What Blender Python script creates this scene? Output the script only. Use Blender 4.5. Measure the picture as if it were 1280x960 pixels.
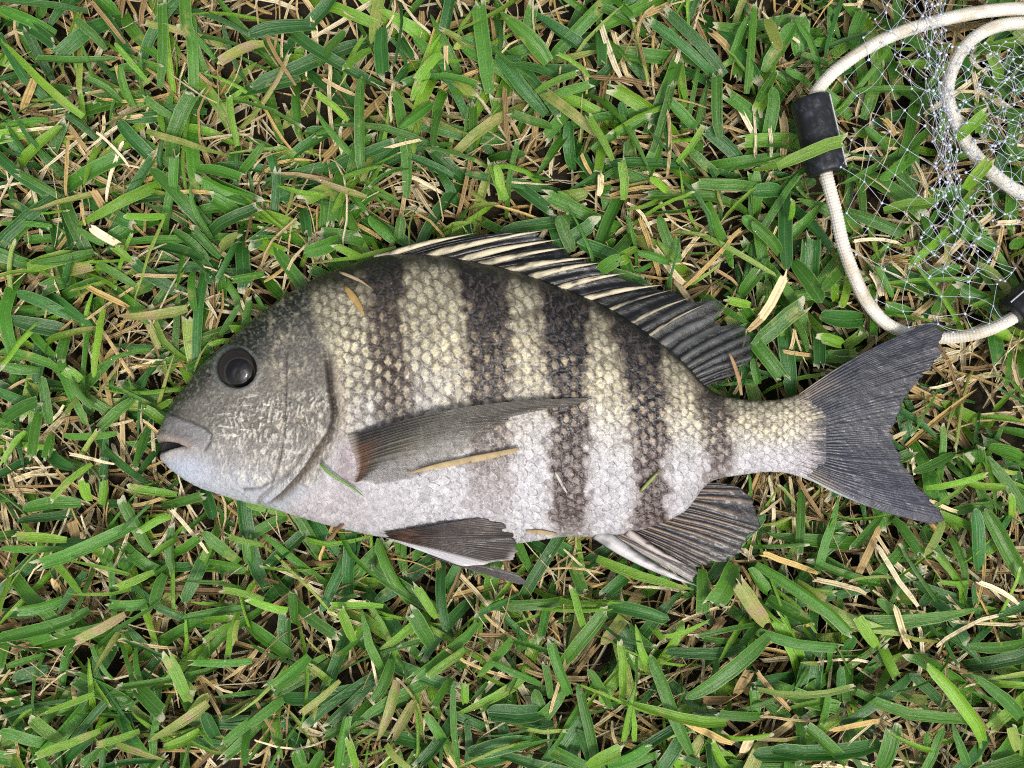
import bpy, math
import numpy as np

# ------------------------------------------------------------------ camera, sky, sun, exposure
for o in list(bpy.data.objects):
    bpy.data.objects.remove(o)
scene = bpy.context.scene
COL = scene.collection
rng = np.random.default_rng(11)

Z0 = 0.032            # height of the fish's mid plane above the soil
CAMH = 0.46           # lens to mid plane
MPP = 0.0004          # metres per photo pixel in the mid plane
CZ = Z0 + CAMH
cam_data = bpy.data.cameras.new('camera')
cam_data.sensor_width = 36.0
cam_data.lens = 36.0 * CAMH / (1280 * MPP)
cam_data.clip_start = 0.01
cam_data.clip_end = 100.0
cam = bpy.data.objects.new('camera', cam_data)
cam.location = (0, 0, CZ)
COL.objects.link(cam)
scene.camera = cam

SUN_EL, SUN_AZ = math.radians(64), math.radians(155)      # azimuth clockwise from +Y
world = bpy.data.worlds.new('World')
scene.world = world
world.use_nodes = True
wn = world.node_tree.nodes
wl = world.node_tree.links
bg = wn['Background']
sky = wn.new('ShaderNodeTexSky')
sky.sky_type = 'NISHITA'
sky.sun_disc = False
sky.sun_elevation = SUN_EL
sky.sun_rotation = SUN_AZ
sky.dust_density = 6.0
sky.ozone_density = 0.4
sky.air_density = 1.0
hs = wn.new('ShaderNodeHueSaturation')                    # thin cloud: the whole sky greyer
hs.inputs['Saturation'].default_value = 0.35
wl.new(sky.outputs[0], hs.inputs['Color'])
wl.new(hs.outputs[0], bg.inputs['Color'])
bg.inputs['Strength'].default_value = 0.14

sun_data = bpy.data.lights.new('sun', 'SUN')
sun_data.energy = 1.3
sun_data.angle = math.radians(10)
sun_data.color = (1.0, 0.95, 0.88)
sun = bpy.data.objects.new('sun', sun_data)
sun.rotation_euler = (math.pi/2 - SUN_EL, 0, math.pi - SUN_AZ)
COL.objects.link(sun)

vs = scene.view_settings
vs.view_transform = 'Standard'
vs.look = 'None'
vs.gamma = 1.0
vs.use_curve_mapping = False
vs.exposure = 0.4
scene.cycles.filter_width = 1.1
scene.cycles.use_denoising = False
scene.cycles.max_bounces = 7
scene.cycles.transparent_max_bounces = 8

# ------------------------------------------------------------------ helpers
def P(px, py, z):
    """photo pixel seen at height z -> world point"""
    px = np.asarray(px, float); py = np.asarray(py, float); z = np.asarray(z, float) + 0*px
    s = (CZ - z) / CAMH * MPP
    return np.stack([(px - 640)*s, (480 - py)*s, z], -1)

def to_px(p):
    s = (CZ - p[..., 2]) / CAMH * MPP
    return p[..., 0]/s + 640, 480 - p[..., 1]/s

def lin(c):
    c = np.asarray(c, float)/255.0
    return np.where(c <= 0.04045, c/12.92, ((c+0.055)/1.055)**2.4)

def sstep(a, b, x):
    t = np.clip((x - a)/(b - a), 0, 1)
    return t*t*(3 - 2*t)

_T = np.random.default_rng(5).random((256, 256))
def vnoise(x, y, seed=0):
    x = np.asarray(x, float) + seed*17.31; y = np.asarray(y, float) + seed*9.77
    xi = np.floor(x).astype(int); yi = np.floor(y).astype(int)
    fx = x - xi; fy = y - yi
    fx = fx*fx*(3-2*fx); fy = fy*fy*(3-2*fy)
    a = _T[xi & 255, yi & 255]; b = _T[(xi+1) & 255, yi & 255]
    c = _T[xi & 255, (yi+1) & 255]; d = _T[(xi+1) & 255, (yi+1) & 255]
    return (a*(1-fx)+b*fx)*(1-fy) + (c*(1-fx)+d*fx)*fy

def fbm(x, y, seed=0, oct=4):
    s = 0; a = 0.5; n = 0
    for k in range(oct):
        s = s + a*vnoise(x*2**k, y*2**k, seed+k*3); n += a; a *= 0.5
    return s/n

def hash2(i, j, seed=0):
    return _T[(i*7 + seed*31) & 255, (j*13 + seed*57 + i*3) & 255]

def spline(pts, x):
    """smooth y(x) through pts (monotone in x), finite-difference hermite"""
    pts = np.asarray(pts, float)
    X, Y = pts[:, 0], pts[:, 1]
    m = np.gradient(Y, X)
    i = np.clip(np.searchsorted(X, x) - 1, 0, len(X)-2)
    h = X[i+1]-X[i]; t = np.clip((x - X[i])/h, 0, 1)
    return ((2*t**3-3*t**2+1)*Y[i] + (t**3-2*t**2+t)*h*m[i]
            + (-2*t**3+3*t**2)*Y[i+1] + (t**3-t**2)*h*m[i+1])

def curve_pts(pts, n):
    """smooth resample of a polyline (any dim)"""
    pts = np.asarray(pts, float)
    d = np.r_[0, np.cumsum(np.linalg.norm(np.diff(pts, axis=0), axis=1))]
    q = np.linspace(0, d[-1], n)
    return np.stack([spline(np.stack([d, pts[:, k]], 1), q) for k in range(pts.shape[1])], 1)

def poly_dist(px, py, pts):
    """distance from points to a polyline in photo pixels"""
    best = np.full(np.shape(px), 1e9)
    pts = np.asarray(pts, float)
    for a, b in zip(pts[:-1], pts[1:]):
        d = b - a; L = d @ d
        t = np.clip(((px-a[0])*d[0] + (py-a[1])*d[1])/L, 0, 1)
        best = np.minimum(best, np.hypot(px-a[0]-t*d[0], py-a[1]-t*d[1]))
    return best

def in_poly(px, py, pts):
    pts = np.asarray(pts, float)
    r = np.zeros(np.shape(px), bool)
    x0, y0 = pts[-1]
    for x1, y1 in pts:
        if y0 != y1:
            c = ((y1 > py) != (y0 > py)) & (px < (x0-x1)*(py-y1)/(y0-y1) + x1)
            r ^= c
        x0, y0 = x1, y1
    return r

def mesh_from(name, verts, quads, col=None, uv=None, attr='Col', smooth=True):
    """verts (N,3), faces (M,3|4) all same size"""
    me = bpy.data.meshes.new(name)
    verts = np.ascontiguousarray(verts, np.float32).reshape(-1, 3)
    quads = np.ascontiguousarray(quads, np.int32)
    k = quads.shape[1]
    me.vertices.add(len(verts)); me.vertices.foreach_set('co', verts.ravel())
    me.loops.add(quads.size); me.loops.foreach_set('vertex_index', quads.ravel())
    me.polygons.add(len(quads))
    me.polygons.foreach_set('loop_start', np.arange(0, quads.size, k, dtype=np.int32))
    me.polygons.foreach_set('use_smooth', np.full(len(quads), smooth))
    if col is not None:
        a = me.attributes.new(attr, 'FLOAT_COLOR', 'POINT')
        c = np.ones((len(verts), 4), np.float32); col = np.asarray(col).reshape(len(verts), -1)
        c[:, :col.shape[1]] = col
        a.data.foreach_set('color', c.ravel())
    if uv is not None:
        l = me.uv_layers.new(name='UVMap')
        l.data.foreach_set('uv', np.asarray(uv, np.float32).reshape(-1, 2)[quads.ravel()].ravel())
    me.update(calc_edges=True)
    return me

def grid_quads(n, m, wrap=False):
    """grid of n x m vertices, index i*m+j"""
    i = np.arange(n-1)[:, None]; j = np.arange(m if wrap else m-1)[None, :]
    j2 = (j+1) % m
    return np.stack([i*m+j, (i+1)*m+j, (i+1)*m+j2, i*m+j2], -1).reshape(-1, 4)

def obj(name, me, mat, parent=None, loc=None):
    o = bpy.data.objects.new(name, me)
    if mat is not None and me is not None:
        me.materials.clear(); me.materials.append(mat)
    COL.objects.link(o)
    if loc is not None: o.location = loc
    if parent is not None: o.parent = parent
    return o

def tag(o, label=None, cat=None, kind=None, group=None):
    if label: o['label'] = label
    if cat: o['category'] = cat
    if kind: o['kind'] = kind
    if group: o['group'] = group
    return o

def tube(path, rad, nside=8, flat=1.0, caps=True):
    """closed tube along path (n,3) with radius array; flat squeezes it in z"""
    path = np.asarray(path, float); n = len(path)
    rad = np.array(np.broadcast_to(rad, (n,)), float)
    t = np.gradient(path, axis=0); t /= np.linalg.norm(t, axis=1)[:, None] + 1e-12
    if caps:
        path = np.concatenate([path[:1], path, path[-1:]]); rad = np.r_[rad[0]*0.02, rad, rad[-1]*0.02]
        t = np.concatenate([t[:1], t, t[-1:]]); n += 2
    s = np.cross(t, np.array([0, 0, 1.0])); ln = np.linalg.norm(s, axis=1)[:, None]
    s = np.where(ln > 1e-4, s/(ln+1e-9), np.array([1.0, 0, 0]))
    u = np.cross(s, t)
    a = np.arange(nside)/nside*2*np.pi
    v = path[:, None] + rad[:, None, None]*(np.cos(a)[None, :, None]*s[:, None] + flat*np.sin(a)[None, :, None]*u[:, None])
    return v.reshape(-1, 3), grid_quads(n, nside, True)

class Batch:
    def __init__(self): self.v = []; self.q = []; self.c = []; self.n = 0
    def add(self, v, q, c=None):
        self.v.append(v); self.q.append(q + self.n); self.n += len(v)
        if c is not None: self.c.append(np.broadcast_to(c, (len(v), np.shape(c)[-1])))
    def mesh(self, name, **k):
        q = np.concatenate(self.q)
        col = np.concatenate(self.c) if self.c else None
        return mesh_from(name, np.concatenate(self.v), q, col, **k)

# ------------------------------------------------------------------ materials
class NT:
    def __init__(self, name):
        self.m = bpy.data.materials.new(name); self.m.use_nodes = True
        self.t = self.m.node_tree; self.b = self.t.nodes['Principled BSDF']; self.out = self.t.nodes['Material Output']
    def n(self, kind, **k):
        x = self.t.nodes.new(kind)
        for a, v in k.items(): setattr(x, a, v)
        return x
    def l(self, a, b): self.t.links.new(a, b)
    def math(self, op, a, b=None, clamp=False):
        x = self.n('ShaderNodeMath', operation=op); x.use_clamp = clamp
        for i, v in enumerate((a, b)):
            if v is None: continue
            if isinstance(v, (int, float)): x.inputs[i].default_value = v
            else: self.l(v, x.inputs[i])
        return x.outputs[0]
    def mix(self, f, a, b, mode='MIX'):
        x = self.n('ShaderNodeMix', data_type='RGBA', blend_type=mode)
        for i, v in ((0, f), (6, a), (7, b)):
            if isinstance(v, (int, float)): x.inputs[i].default_value = v
            elif isinstance(v, (tuple, list)): x.inputs[i].default_value = tuple(v)+(1,)*(4-len(v))
            else: self.l(v, x.inputs[i])
        return x.outputs[2]
    def noise(self, vec, scale, detail=3, rough=0.5):
        x = self.n('ShaderNodeTexNoise'); x.inputs['Scale'].default_value = scale
        x.inputs['Detail'].default_value = detail; x.inputs['Roughness'].default_value = rough
        if vec is not None: self.l(vec, x.inputs['Vector'])
        return x.outputs['Fac']
    def ramp(self, f, lo, hi):
        x = self.n('ShaderNodeMapRange'); x.inputs[1].default_value = lo; x.inputs[2].default_value = hi
        self.l(f, x.inputs[0]); return x.outputs[0]
    def bump(self, h, dist, strength=1.0):
        x = self.n('ShaderNodeBump'); x.inputs['Distance'].default_value = dist; x.inputs['Strength'].default_value = strength
        self.l(h, x.inputs['Height']); self.l(x.outputs[0], self.b.inputs['Normal']); return x

def mat_blade():
    k = NT('grass leaf'); b = k.b
    tint = k.n('ShaderNodeAttribute', attribute_name='tint')
    uv = k.n('ShaderNodeUVMap', uv_map='UVMap')
    sep = k.n('ShaderNodeSeparateXYZ'); k.l(uv.outputs[0], sep.inputs[0])
    geo = k.n('ShaderNodeNewGeometry'); pos = geo.outputs['Position']
    u, v = sep.outputs[0], sep.outputs[1]
    au = k.math('ABSOLUTE', k.math('SUBTRACT', u, 0.5))
    # long fine veins
    st = k.n('ShaderNodeCombineXYZ'); k.l(k.math('MULTIPLY', u, 9.0), st.inputs[0]); k.l(k.math('MULTIPLY', v, 1.3), st.inputs[1])
    sr = k.n('ShaderNodeSeparateColor'); k.l(tint.outputs['Color'], sr.inputs[0]); k.l(k.math('MULTIPLY', sr.outputs[0], 900.0), st.inputs[2])
    vein = k.math('MULTIPLY', k.math('SUBTRACT', k.noise(st.outputs[0], 1.0, 3, 0.6), 0.5), 0.7)
    n1 = k.noise(pos, 160, 3)
    n2 = k.noise(pos, 900, 2)
    lum = k.math('ADD', k.math('ADD', 0.66, vein), k.math('ADD', k.math('MULTIPLY', n1, 0.44), k.math('MULTIPLY', n2, 0.2)))
    g = k.n('ShaderNodeVectorMath', operation='SCALE'); k.l(tint.outputs['Color'], g.inputs[0]); k.l(lum, g.inputs[3])
    c = g.outputs[0]
    # pale midrib and margin
    rib = k.ramp(au, 0.035, 0.0)
    c = k.mix(k.math('MULTIPLY', rib, 0.45), c, (0.26, 0.36, 0.12))
    mar = k.ramp(au, 0.43, 0.5)
    c = k.mix(k.math('MULTIPLY', mar, 0.5), c, (0.36, 0.50, 0.18))
    # yellowing and dry patches, stronger towards the tip
    dry = tint.outputs['Alpha']
    n3 = k.noise(pos, 75, 4, 0.65)
    dp = k.ramp(k.math('ADD', n3, k.math('ADD', k.math('MULTIPLY', dry, 0.42), k.math('MULTIPLY', v, 0.06))), 0.70, 0.84)
    c = k.mix(k.math('MULTIPLY', dp, 0.85), c, (0.38, 0.37, 0.11))
    dp2 = k.ramp(k.math('ADD', n3, k.math('ADD', k.math('MULTIPLY', dry, 0.42), k.math('MULTIPLY', v, 0.05))), 0.84, 0.90)
    c = k.mix(dp2, c, (0.42, 0.32, 0.17))
    # small brown lesions
    vor = k.n('ShaderNodeTexVoronoi'); vor.inputs['Scale'].default_value = 130; k.l(pos, vor.inputs['Vector'])
    sp = k.math('MULTIPLY', k.ramp(vor.outputs['Distance'], 0.13, 0.06), k.ramp(n1, 0.52, 0.6))
    c = k.mix(k.math('MULTIPLY', sp, 0.7), c, (0.16, 0.10, 0.04))
    # mown, torn tip dries out white
    tip = k.ramp(k.math('ADD', v, k.math('MULTIPLY', n2, 0.08)), 0.965, 1.015)
    c = k.mix(k.math('MULTIPLY', tip, 0.8), c, (0.62, 0.58, 0.42))
    k.l(c, b.inputs['Base Color'])
    b.inputs['Roughness'].default_value = 0.36
    b.inputs['Specular IOR Level'].default_value = 0.6
    h = k.math('ADD', k.math('MULTIPLY', vein, 3.0), k.math('MULTIPLY', n2, 0.8))
    k.bump(h, 0.0004, 0.8)
    tr = k.n('ShaderNodeBsdfTranslucent')
    c2 = k.mix(1.0, c, (1.0, 1.0, 0.45), 'MULTIPLY'); k.l(c2, tr.inputs['Color'])
    ms = k.n('ShaderNodeMixShader'); ms.inputs[0].default_value = 0.33
    k.l(b.outputs[0], ms.inputs[1]); k.l(tr.outputs[0], ms.inputs[2]); k.l(ms.outputs[0], k.out.inputs[0])
    return k.m

def mat_straw():
    k = NT('dry straw'); b = k.b
    tint = k.n('ShaderNodeAttribute', attribute_name='tint')
    uv = k.n('ShaderNodeUVMap', uv_map='UVMap')
    sep = k.n('ShaderNodeSeparateXYZ'); k.l(uv.outputs[0], sep.inputs[0])
    geo = k.n('ShaderNodeNewGeometry'); pos = geo.outputs['Position']
    vein = k.math('SINE', k.math('MULTIPLY', sep.outputs[0], 15.0))
    n1 = k.noise(pos, 220, 4, 0.6); n2 = k.noise(pos, 1100, 2)
    lum = k.math('ADD', k.math('ADD', 0.35, k.math('MULTIPLY', vein, 0.11)), k.math('ADD', k.math('MULTIPLY', n1, 0.9), k.math('MULTIPLY', n2, 0.3)))
    g = k.n('ShaderNodeVectorMath', operation='SCALE'); k.l(tint.outputs['Color'], g.inputs[0]); k.l(lum, g.inputs[3])
    c = k.mix(k.math('MULTIPLY', k.ramp(n1, 0.38, 0.30), 0.6), g.outputs[0], (0.07, 0.04, 0.02))
    k.l(c, b.inputs['Base Color'])
    b.inputs['Roughness'].default_value = 0.7
    b.inputs['Specular IOR Level'].default_value = 0.25
    k.bump(vein, 0.0003, 0.7)
    return k.m

def mat_soil():
    k = NT('dark soil'); b = k.b
    geo = k.n('ShaderNodeNewGeometry'); pos = geo.outputs['Position']
    n1 = k.noise(pos, 90, 6, 0.65); n2 = k.noise(pos, 14, 3)
    c = k.mix(n1, (0.008, 0.006, 0.004), (0.05, 0.036, 0.024))
    c = k.mix(k.math('MULTIPLY', n2, 0.4), c, (0.03, 0.035, 0.015))
    k.l(c, b.inputs['Base Color']); b.inputs['Roughness'].default_value = 0.95
    b.inputs['Specular IOR Level'].default_value = 0.2
    k.bump(n1, 0.006)
    return k.m

def mat_vcol(name, rough=0.4, spec=0.5, coat=0.0, coat_rough=0.15, bump_scale=0, bump_d=0.0002, alpha=False, rnoise=0.0):
    k = NT(name); b = k.b
    a = k.n('ShaderNodeAttribute', attribute_name='Col')
    k.l(a.outputs['Color'], b.inputs['Base Color'])
    b.inputs['Roughness'].default_value = rough
    b.inputs['Specular IOR Level'].default_value = spec
    b.inputs['Coat Weight'].default_value = coat
    b.inputs['Coat Roughness'].default_value = coat_rough
    geo = k.n('ShaderNodeNewGeometry')
    if rnoise:
        n = k.noise(geo.outputs['Position'], 220, 4)
        k.l(k.math('ADD', rough - rnoise/2, k.math('MULTIPLY', n, rnoise)), b.inputs['Roughness'])
    if bump_scale:
        k.bump(k.noise(geo.outputs['Position'], bump_scale, 4, 0.6), bump_d)
    if alpha: k.l(a.outputs['Alpha'], b.inputs['Alpha'])
    return k.m

M = {}
M['blade'] = mat_blade()
M['straw'] = mat_straw()
M['soil'] = mat_soil()
M['skin'] = mat_vcol('wet fish skin', 0.36, 0.3, 0.12, 0.12, 1400, 0.0003, rnoise=0.25)
M['fin'] = mat_vcol('wet fin membrane', 0.33, 0.28, 0.12, 0.12, 900, 0.0003, alpha=True, rnoise=0.2)
M['spine'] = mat_vcol('fin spine', 0.4, 0.3, 0.1, 0.2, 1200, 0.0002)
M['eye'] = mat_vcol('wet eye', 0.1, 0.25, 0.25, 0.03)
M['rope'] = mat_vcol('braided cord', 0.75, 0.3, 0, 0.2, 2500, 0.0002)
M['rubber'] = mat_vcol('black rubber', 0.38, 0.35, 0, 0.2, 500, 0.0003, rnoise=0.25)
M['twine'] = mat_vcol('nylon twine', 0.35, 0.5)

def mat_dew():
    k = NT('water drop'); b = k.b
    b.inputs['Base Color'].default_value = (1, 1, 1, 1); b.inputs['Roughness'].default_value = 0.02
    b.inputs['IOR'].default_value = 1.33; b.inputs['Transmission Weight'].default_value = 1.0
    return k.m
M['dew'] = mat_dew()
# ------------------------------------------------------------------ outlines read off the photograph (photo pixels)
TOP = [(198,546),(199,540),(203,528),(215,505),(230,485),(245,465),(258,450),(275,435),(300,413),(325,393),(350,374),(375,358),(400,345),
       (425,335),(450,326),(475,319),(500,317),(525,317),(550,319),(580,324),(610,330),(640,337),(670,347),(700,358),(730,370),
       (760,384),(790,402),(820,424),(845,443),(865,463),(880,480),(893,490),(910,496),(940,500),(965,500),(985,497),(1000,492),(1015,486),(1028,478),(1033,475)]
BOT = [(198,547),(199,553),(203,572),(208,581),(220,592),(240,605),(270,616),(300,624),(330,632),(360,642),(400,654),(440,664),(480,672),
       (510,677),(550,681),(600,682),(650,679),(706,671),(746,671),(790,666),(820,657),(842,648),(862,634),(878,612),(890,602),(905,597),
       (925,594),(960,590),(986,592),(1000,596),(1015,602),(1028,607),(1033,609)]
THK = [(198,4.5),(201,7),(215,11),(240,15),(300,21),(360,25),(430,27.5),(550,28),(650,26),(750,21.5),(830,16),(880,11.5),(920,8.8),
       (950,7.0),(975,5.0),(995,3.2),(1010,1.9),(1022,1.1),(1033,.5)]
def ytop(x): return spline(TOP, x)
def ybot(x): return spline(BOT, x)
def thick(x): return spline(THK, x)*1e-3
def prof(c): return np.clip(1 - np.abs(c)**2.3, 0, 1)**0.58
def body_z(px, py):
    a, b = ytop(px), ybot(px)
    c = (py - (a+b)/2)/np.maximum((b-a)/2, 1e-3)
    inside = (np.abs(c) < 1) & (px > 199) & (px < 1032)
    return np.where(inside, Z0 + thick(np.clip(px, 199, 1032))*prof(np.clip(c, -1, 1)), Z0)

TAIL = [(1000,494,1179,397),(1005,499,1178,420),(1010,506,1178,438),(1015,514,1166,460),(1019,524,1144,481),(1022,534,1128,513),
        (1024,545,1116,537),(1024,555,1119,552),(1022,565,1131,576),(1019,574,1143,600),(1015,581,1161,619),(1010,587,1181,646),(1003,592,1168,656)]
DORSAL = [(476,321,580,296),(505,320,628,291),(530,321,676,291),(570,326,694,302),(600,331,708,313),(628,338,731,325),(660,348,746,331),
          (698,361,778,345),(730,374,820,360),(768,391,842,365),(798,409,864,374),(814,421,898,374),(832,436,925,389),(846,449,934,406),
          (860,463,943,420),(869,474,944,446),(876,482,934,461),(881,487,905,476)]
ANAL = [(748,666,862,726),(762,666,872,722),(778,664,878,714),(792,662,894,708),(806,658,920,701),(820,653,930,690),(834,647,940,677),(846,640,944,665),
        (857,632,948,655),(866,623,944,630),(873,612,931,612),(879,606,908,605)]
PECT = [(440,544,745,497),(443,552,722,505),(446,560,664,516),(449,568,634,528),(451,576,604,546),(452,584,575,568),(452,592,532,592),(451,598,498,601),(449,604,470,606)]
PELV = [(484,666,601,647),(486,667,626,655),(488,669,634,662),(489,670,646,671),(490,671,652,687),(488,672,643,699),(484,672,619,704),(478,671,580,709)]
PELV2 = [(548,694,646,716),(549,696,656,724),(549,698,662,730),(547,700,650,731)]

def fin_poly(pairs):
    return [(a, b) for a, b, _, _ in pairs] + [(c, d) for _, _, c, d in pairs[::-1]]
def rays_at(pairs, r):
    """base and tip at ray parameter r in 0..1"""
    p = np.asarray(pairs, float); t = np.linspace(0, 1, len(p))
    return [spline(np.stack([t, p[:, k]], 1), r) for k in range(4)]

ROPE_A = [(1410,52,31),(1350,22,33),(1290,12,36),(1240,14,40),(1190,22,42),(1150,32,42),(1100,51,41),(1060,76,40),(1034,98,39),(1017,122,38),(1022,160,38),(1032,215,38),
          (1045,262,38),(1055,305,38),(1070,348,36),(1086,381,32),(1110,407,26),(1142,419,22),(1182,422,25),(1224,415,31),(1262,399,35),(1290,380,36),(1335,338,35),(1400,290,32),(1465,225,31),(1475,140,31),(1410,52,31)]
ROPE_B = [(1395,110,31),(1350,48,32),(1285,28,34),(1240,35,37),(1210,54,39),(1191,84,40),(1185,115,40),(1195,150,40),(1206,176,40),(1226,204,40),(1251,225,39),(1285,243,36),(1345,248,33),(1395,195,31),(1395,110,31)]
FLOAT_A = [(1014,126),(1033,211)]
FLOAT_B = [(1280,384),(1345,330)]

# height limit for the grass: nothing of the lawn grows through the fish, the cord or the floats
GX = np.arange(-120, 1400, 2.0); GY = np.arange(-120, 1080, 2.0)
gx, gy = np.meshgrid(GX, GY, indexing='ij')
CAP = np.full(gx.shape, 0.2)
def dilate(m, n):
    for _ in range(n):
        q = m.copy(); q[1:] |= m[:-1]; q[:-1] |= m[1:]; q[:, 1:] |= m[:, :-1]; q[:, :-1] |= m[:, 1:]; m = q
    return m
xs_ = np.linspace(199, 1032, 300)
body_poly = list(zip(xs_, ytop(xs_))) + list(zip(xs_[::-1], ybot(xs_[::-1])))
fins = np.zeros(gx.shape, bool)
for pr in (TAIL, DORSAL, ANAL, PELV, PELV2):
    fins |= in_poly(gx, gy, fin_poly(pr))
bodym = in_poly(gx, gy, body_poly)
CAP[dilate(bodym | fins, 4)] = Z0 - 0.0045
CAP[dilate(bodym, 2)] = Z0 - 0.008
inn = ~dilate(~bodym, 14); CAP[inn] = np.minimum(CAP[inn], Z0 - 0.017)
for rp, w in ((ROPE_A, 13), (ROPE_B, 13)):
    c = curve_pts(rp, 90)
    for a, b in zip(c[:-1], c[1:]):
        m = poly_dist(gx, gy, [a[:2], b[:2]]) < w
        CAP[m] = np.minimum(CAP[m], (a[2]-5.0)*1e-3)
for f in (FLOAT_A, FLOAT_B):
    m = poly_dist(gx, gy, f) < 34
    CAP[m] = np.minimum(CAP[m], 0.024)
def cap_at(p):
    x, y = to_px(p)
    i = np.clip(((x+120)/2).astype(int), 0, len(GX)-1); j = np.clip(((y+120)/2).astype(int), 0, len(GY)-1)
    return CAP[i, j]

# ------------------------------------------------------------------ the lawn
def make_lawn_mesh():
    n = 240
    a = np.sign(np.linspace(-1, 1, n))*np.abs(np.linspace(-1, 1, n))**3*4.0
    X, Y = np.meshgrid(a, a, indexing='ij')
    z = (fbm(X*30, Y*30, 1)-0.5)*0.008 - 0.002
    z *= np.exp(-(X**2+Y**2)/2.0)
    return mesh_from('lawn', np.stack([X, Y, z], -1), grid_quads(n, n))
lawn = tag(obj('lawn', make_lawn_mesh(), M['soil']), 'green broad-bladed lawn with dry straw thatch on dark soil', None, 'structure')

RT = np.array([0, .2, .45, .70, .88, .96, 1.0])
WPROF = np.array([[.60, .92, 1, .97, .84, .58, .10],        # rounded
                  [.62, .92, 1, 1.0, .95, .91, .80],        # mown square
                  [.72, 1.0, .93, .72, .42, .22, .03]])     # pointed
CU = np.array([-1, -.5, 0, .5, 1.0])
def blades(p0, p1, arch, bend, width, fold, roll, tip, seed=0, respect=True):
    """leaf strips from p0 to p1: (N,7,5,3) vertices and (N,7,5,2) uv"""
    r = np.random.default_rng(seed)
    N = len(p0)
    d = p1 - p0; L = np.linalg.norm(d, axis=1)
    side = np.stack([-d[:, 1], d[:, 0], 0*L], 1); side /= np.linalg.norm(side, axis=1)[:, None] + 1e-9
    t = RT[None, :, None]
    bul = np.sin(np.pi*t**0.85)
    c = p0[:, None]*(1-t) + p1[:, None]*t + bul*bend[:, None, None]*side[:, None]
    c[..., 2] += (bul[..., 0])*arch[:, None]
    wob = (r.random((N, 7, 1))-.5)*0.018*L[:, None, None]
    c += wob*side[:, None]
    if respect:
        cp = np.min(np.stack([cap_at(c), cap_at(c + side[:, None]*width[:, None, None]*.5), cap_at(c - side[:, None]*width[:, None, None]*.5)]), 0)
        f = np.clip(np.min((cp - 0.001)/np.maximum(c[..., 2], 1e-4), axis=1), 0.04, 1)
        c[..., 2] *= f[:, None]
    tg = np.gradient(c, axis=1); tg /= np.linalg.norm(tg, axis=2)[..., None] + 1e-9
    s = np.cross(tg, np.array([0, 0, 1.0])); s /= np.linalg.norm(s, axis=2)[..., None] + 1e-9
    nrm = np.cross(s, tg)
    ro = (roll[:, None] + (r.random((N, 1))-.5)*0.9*RT[None, :])[..., None]
    s2 = s*np.cos(ro) + nrm*np.sin(ro); n2 = nrm*np.cos(ro) - s*np.sin(ro)
    w = 0.5*width[:, None]*WPROF[tip]
    v = c[:, :, None] + s2[:, :, None]*(w[..., None]*CU)[..., None] + n2[:, :, None]*((fold[:, None]*w)[..., None]*(np.abs(CU)**1.4))[..., None]
    jag = (r.random((N, 5))-.65)*(width*1.3)[:, None]*(tip == 1)[:, None]
    v[:, -1] += tg[:, -1][:, None]*jag[..., None]
    v[:, -2] += tg[:, -2][:, None]*jag[..., None]*0.25
    v[..., 2] = np.maximum(v[..., 2], 0.0)
    uv = np.zeros((N, 7, 5, 2)); uv[..., 0] = (CU+1)/2
    uv[..., 1] = RT[None, :, None]*np.where(tip == 1, 1.0, 0.95)[:, None, None]
    return v, uv
BQ = grid_quads(7, 5)

GREEN = {'g': (74,128,36), 'd': (54,108,44), 'y': (116,164,42), 'l': (154,176,84), 'm': (134,154,66)}
DRYNESS = {'g': 0.12, 'd': 0.0, 'y': 0.22, 'l': 0.3, 'm': 0.62}
STRAWC = [(202,186,146), (186,164,120), (162,138,96), (214,202,168), (138,114,78), (180,154,98)]
def leaf_tint(cls, r):
    c = lin(GREEN[cls])*(0.72+0.55*r.random())
    c = c*np.array([1+0.22*(r.random()-.5), 1, 1+0.3*(r.random()-.5)])
    return np.r_[c, np.clip(DRYNESS[cls] + 0.25*(r.random()-.5), 0, 1)]

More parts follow.
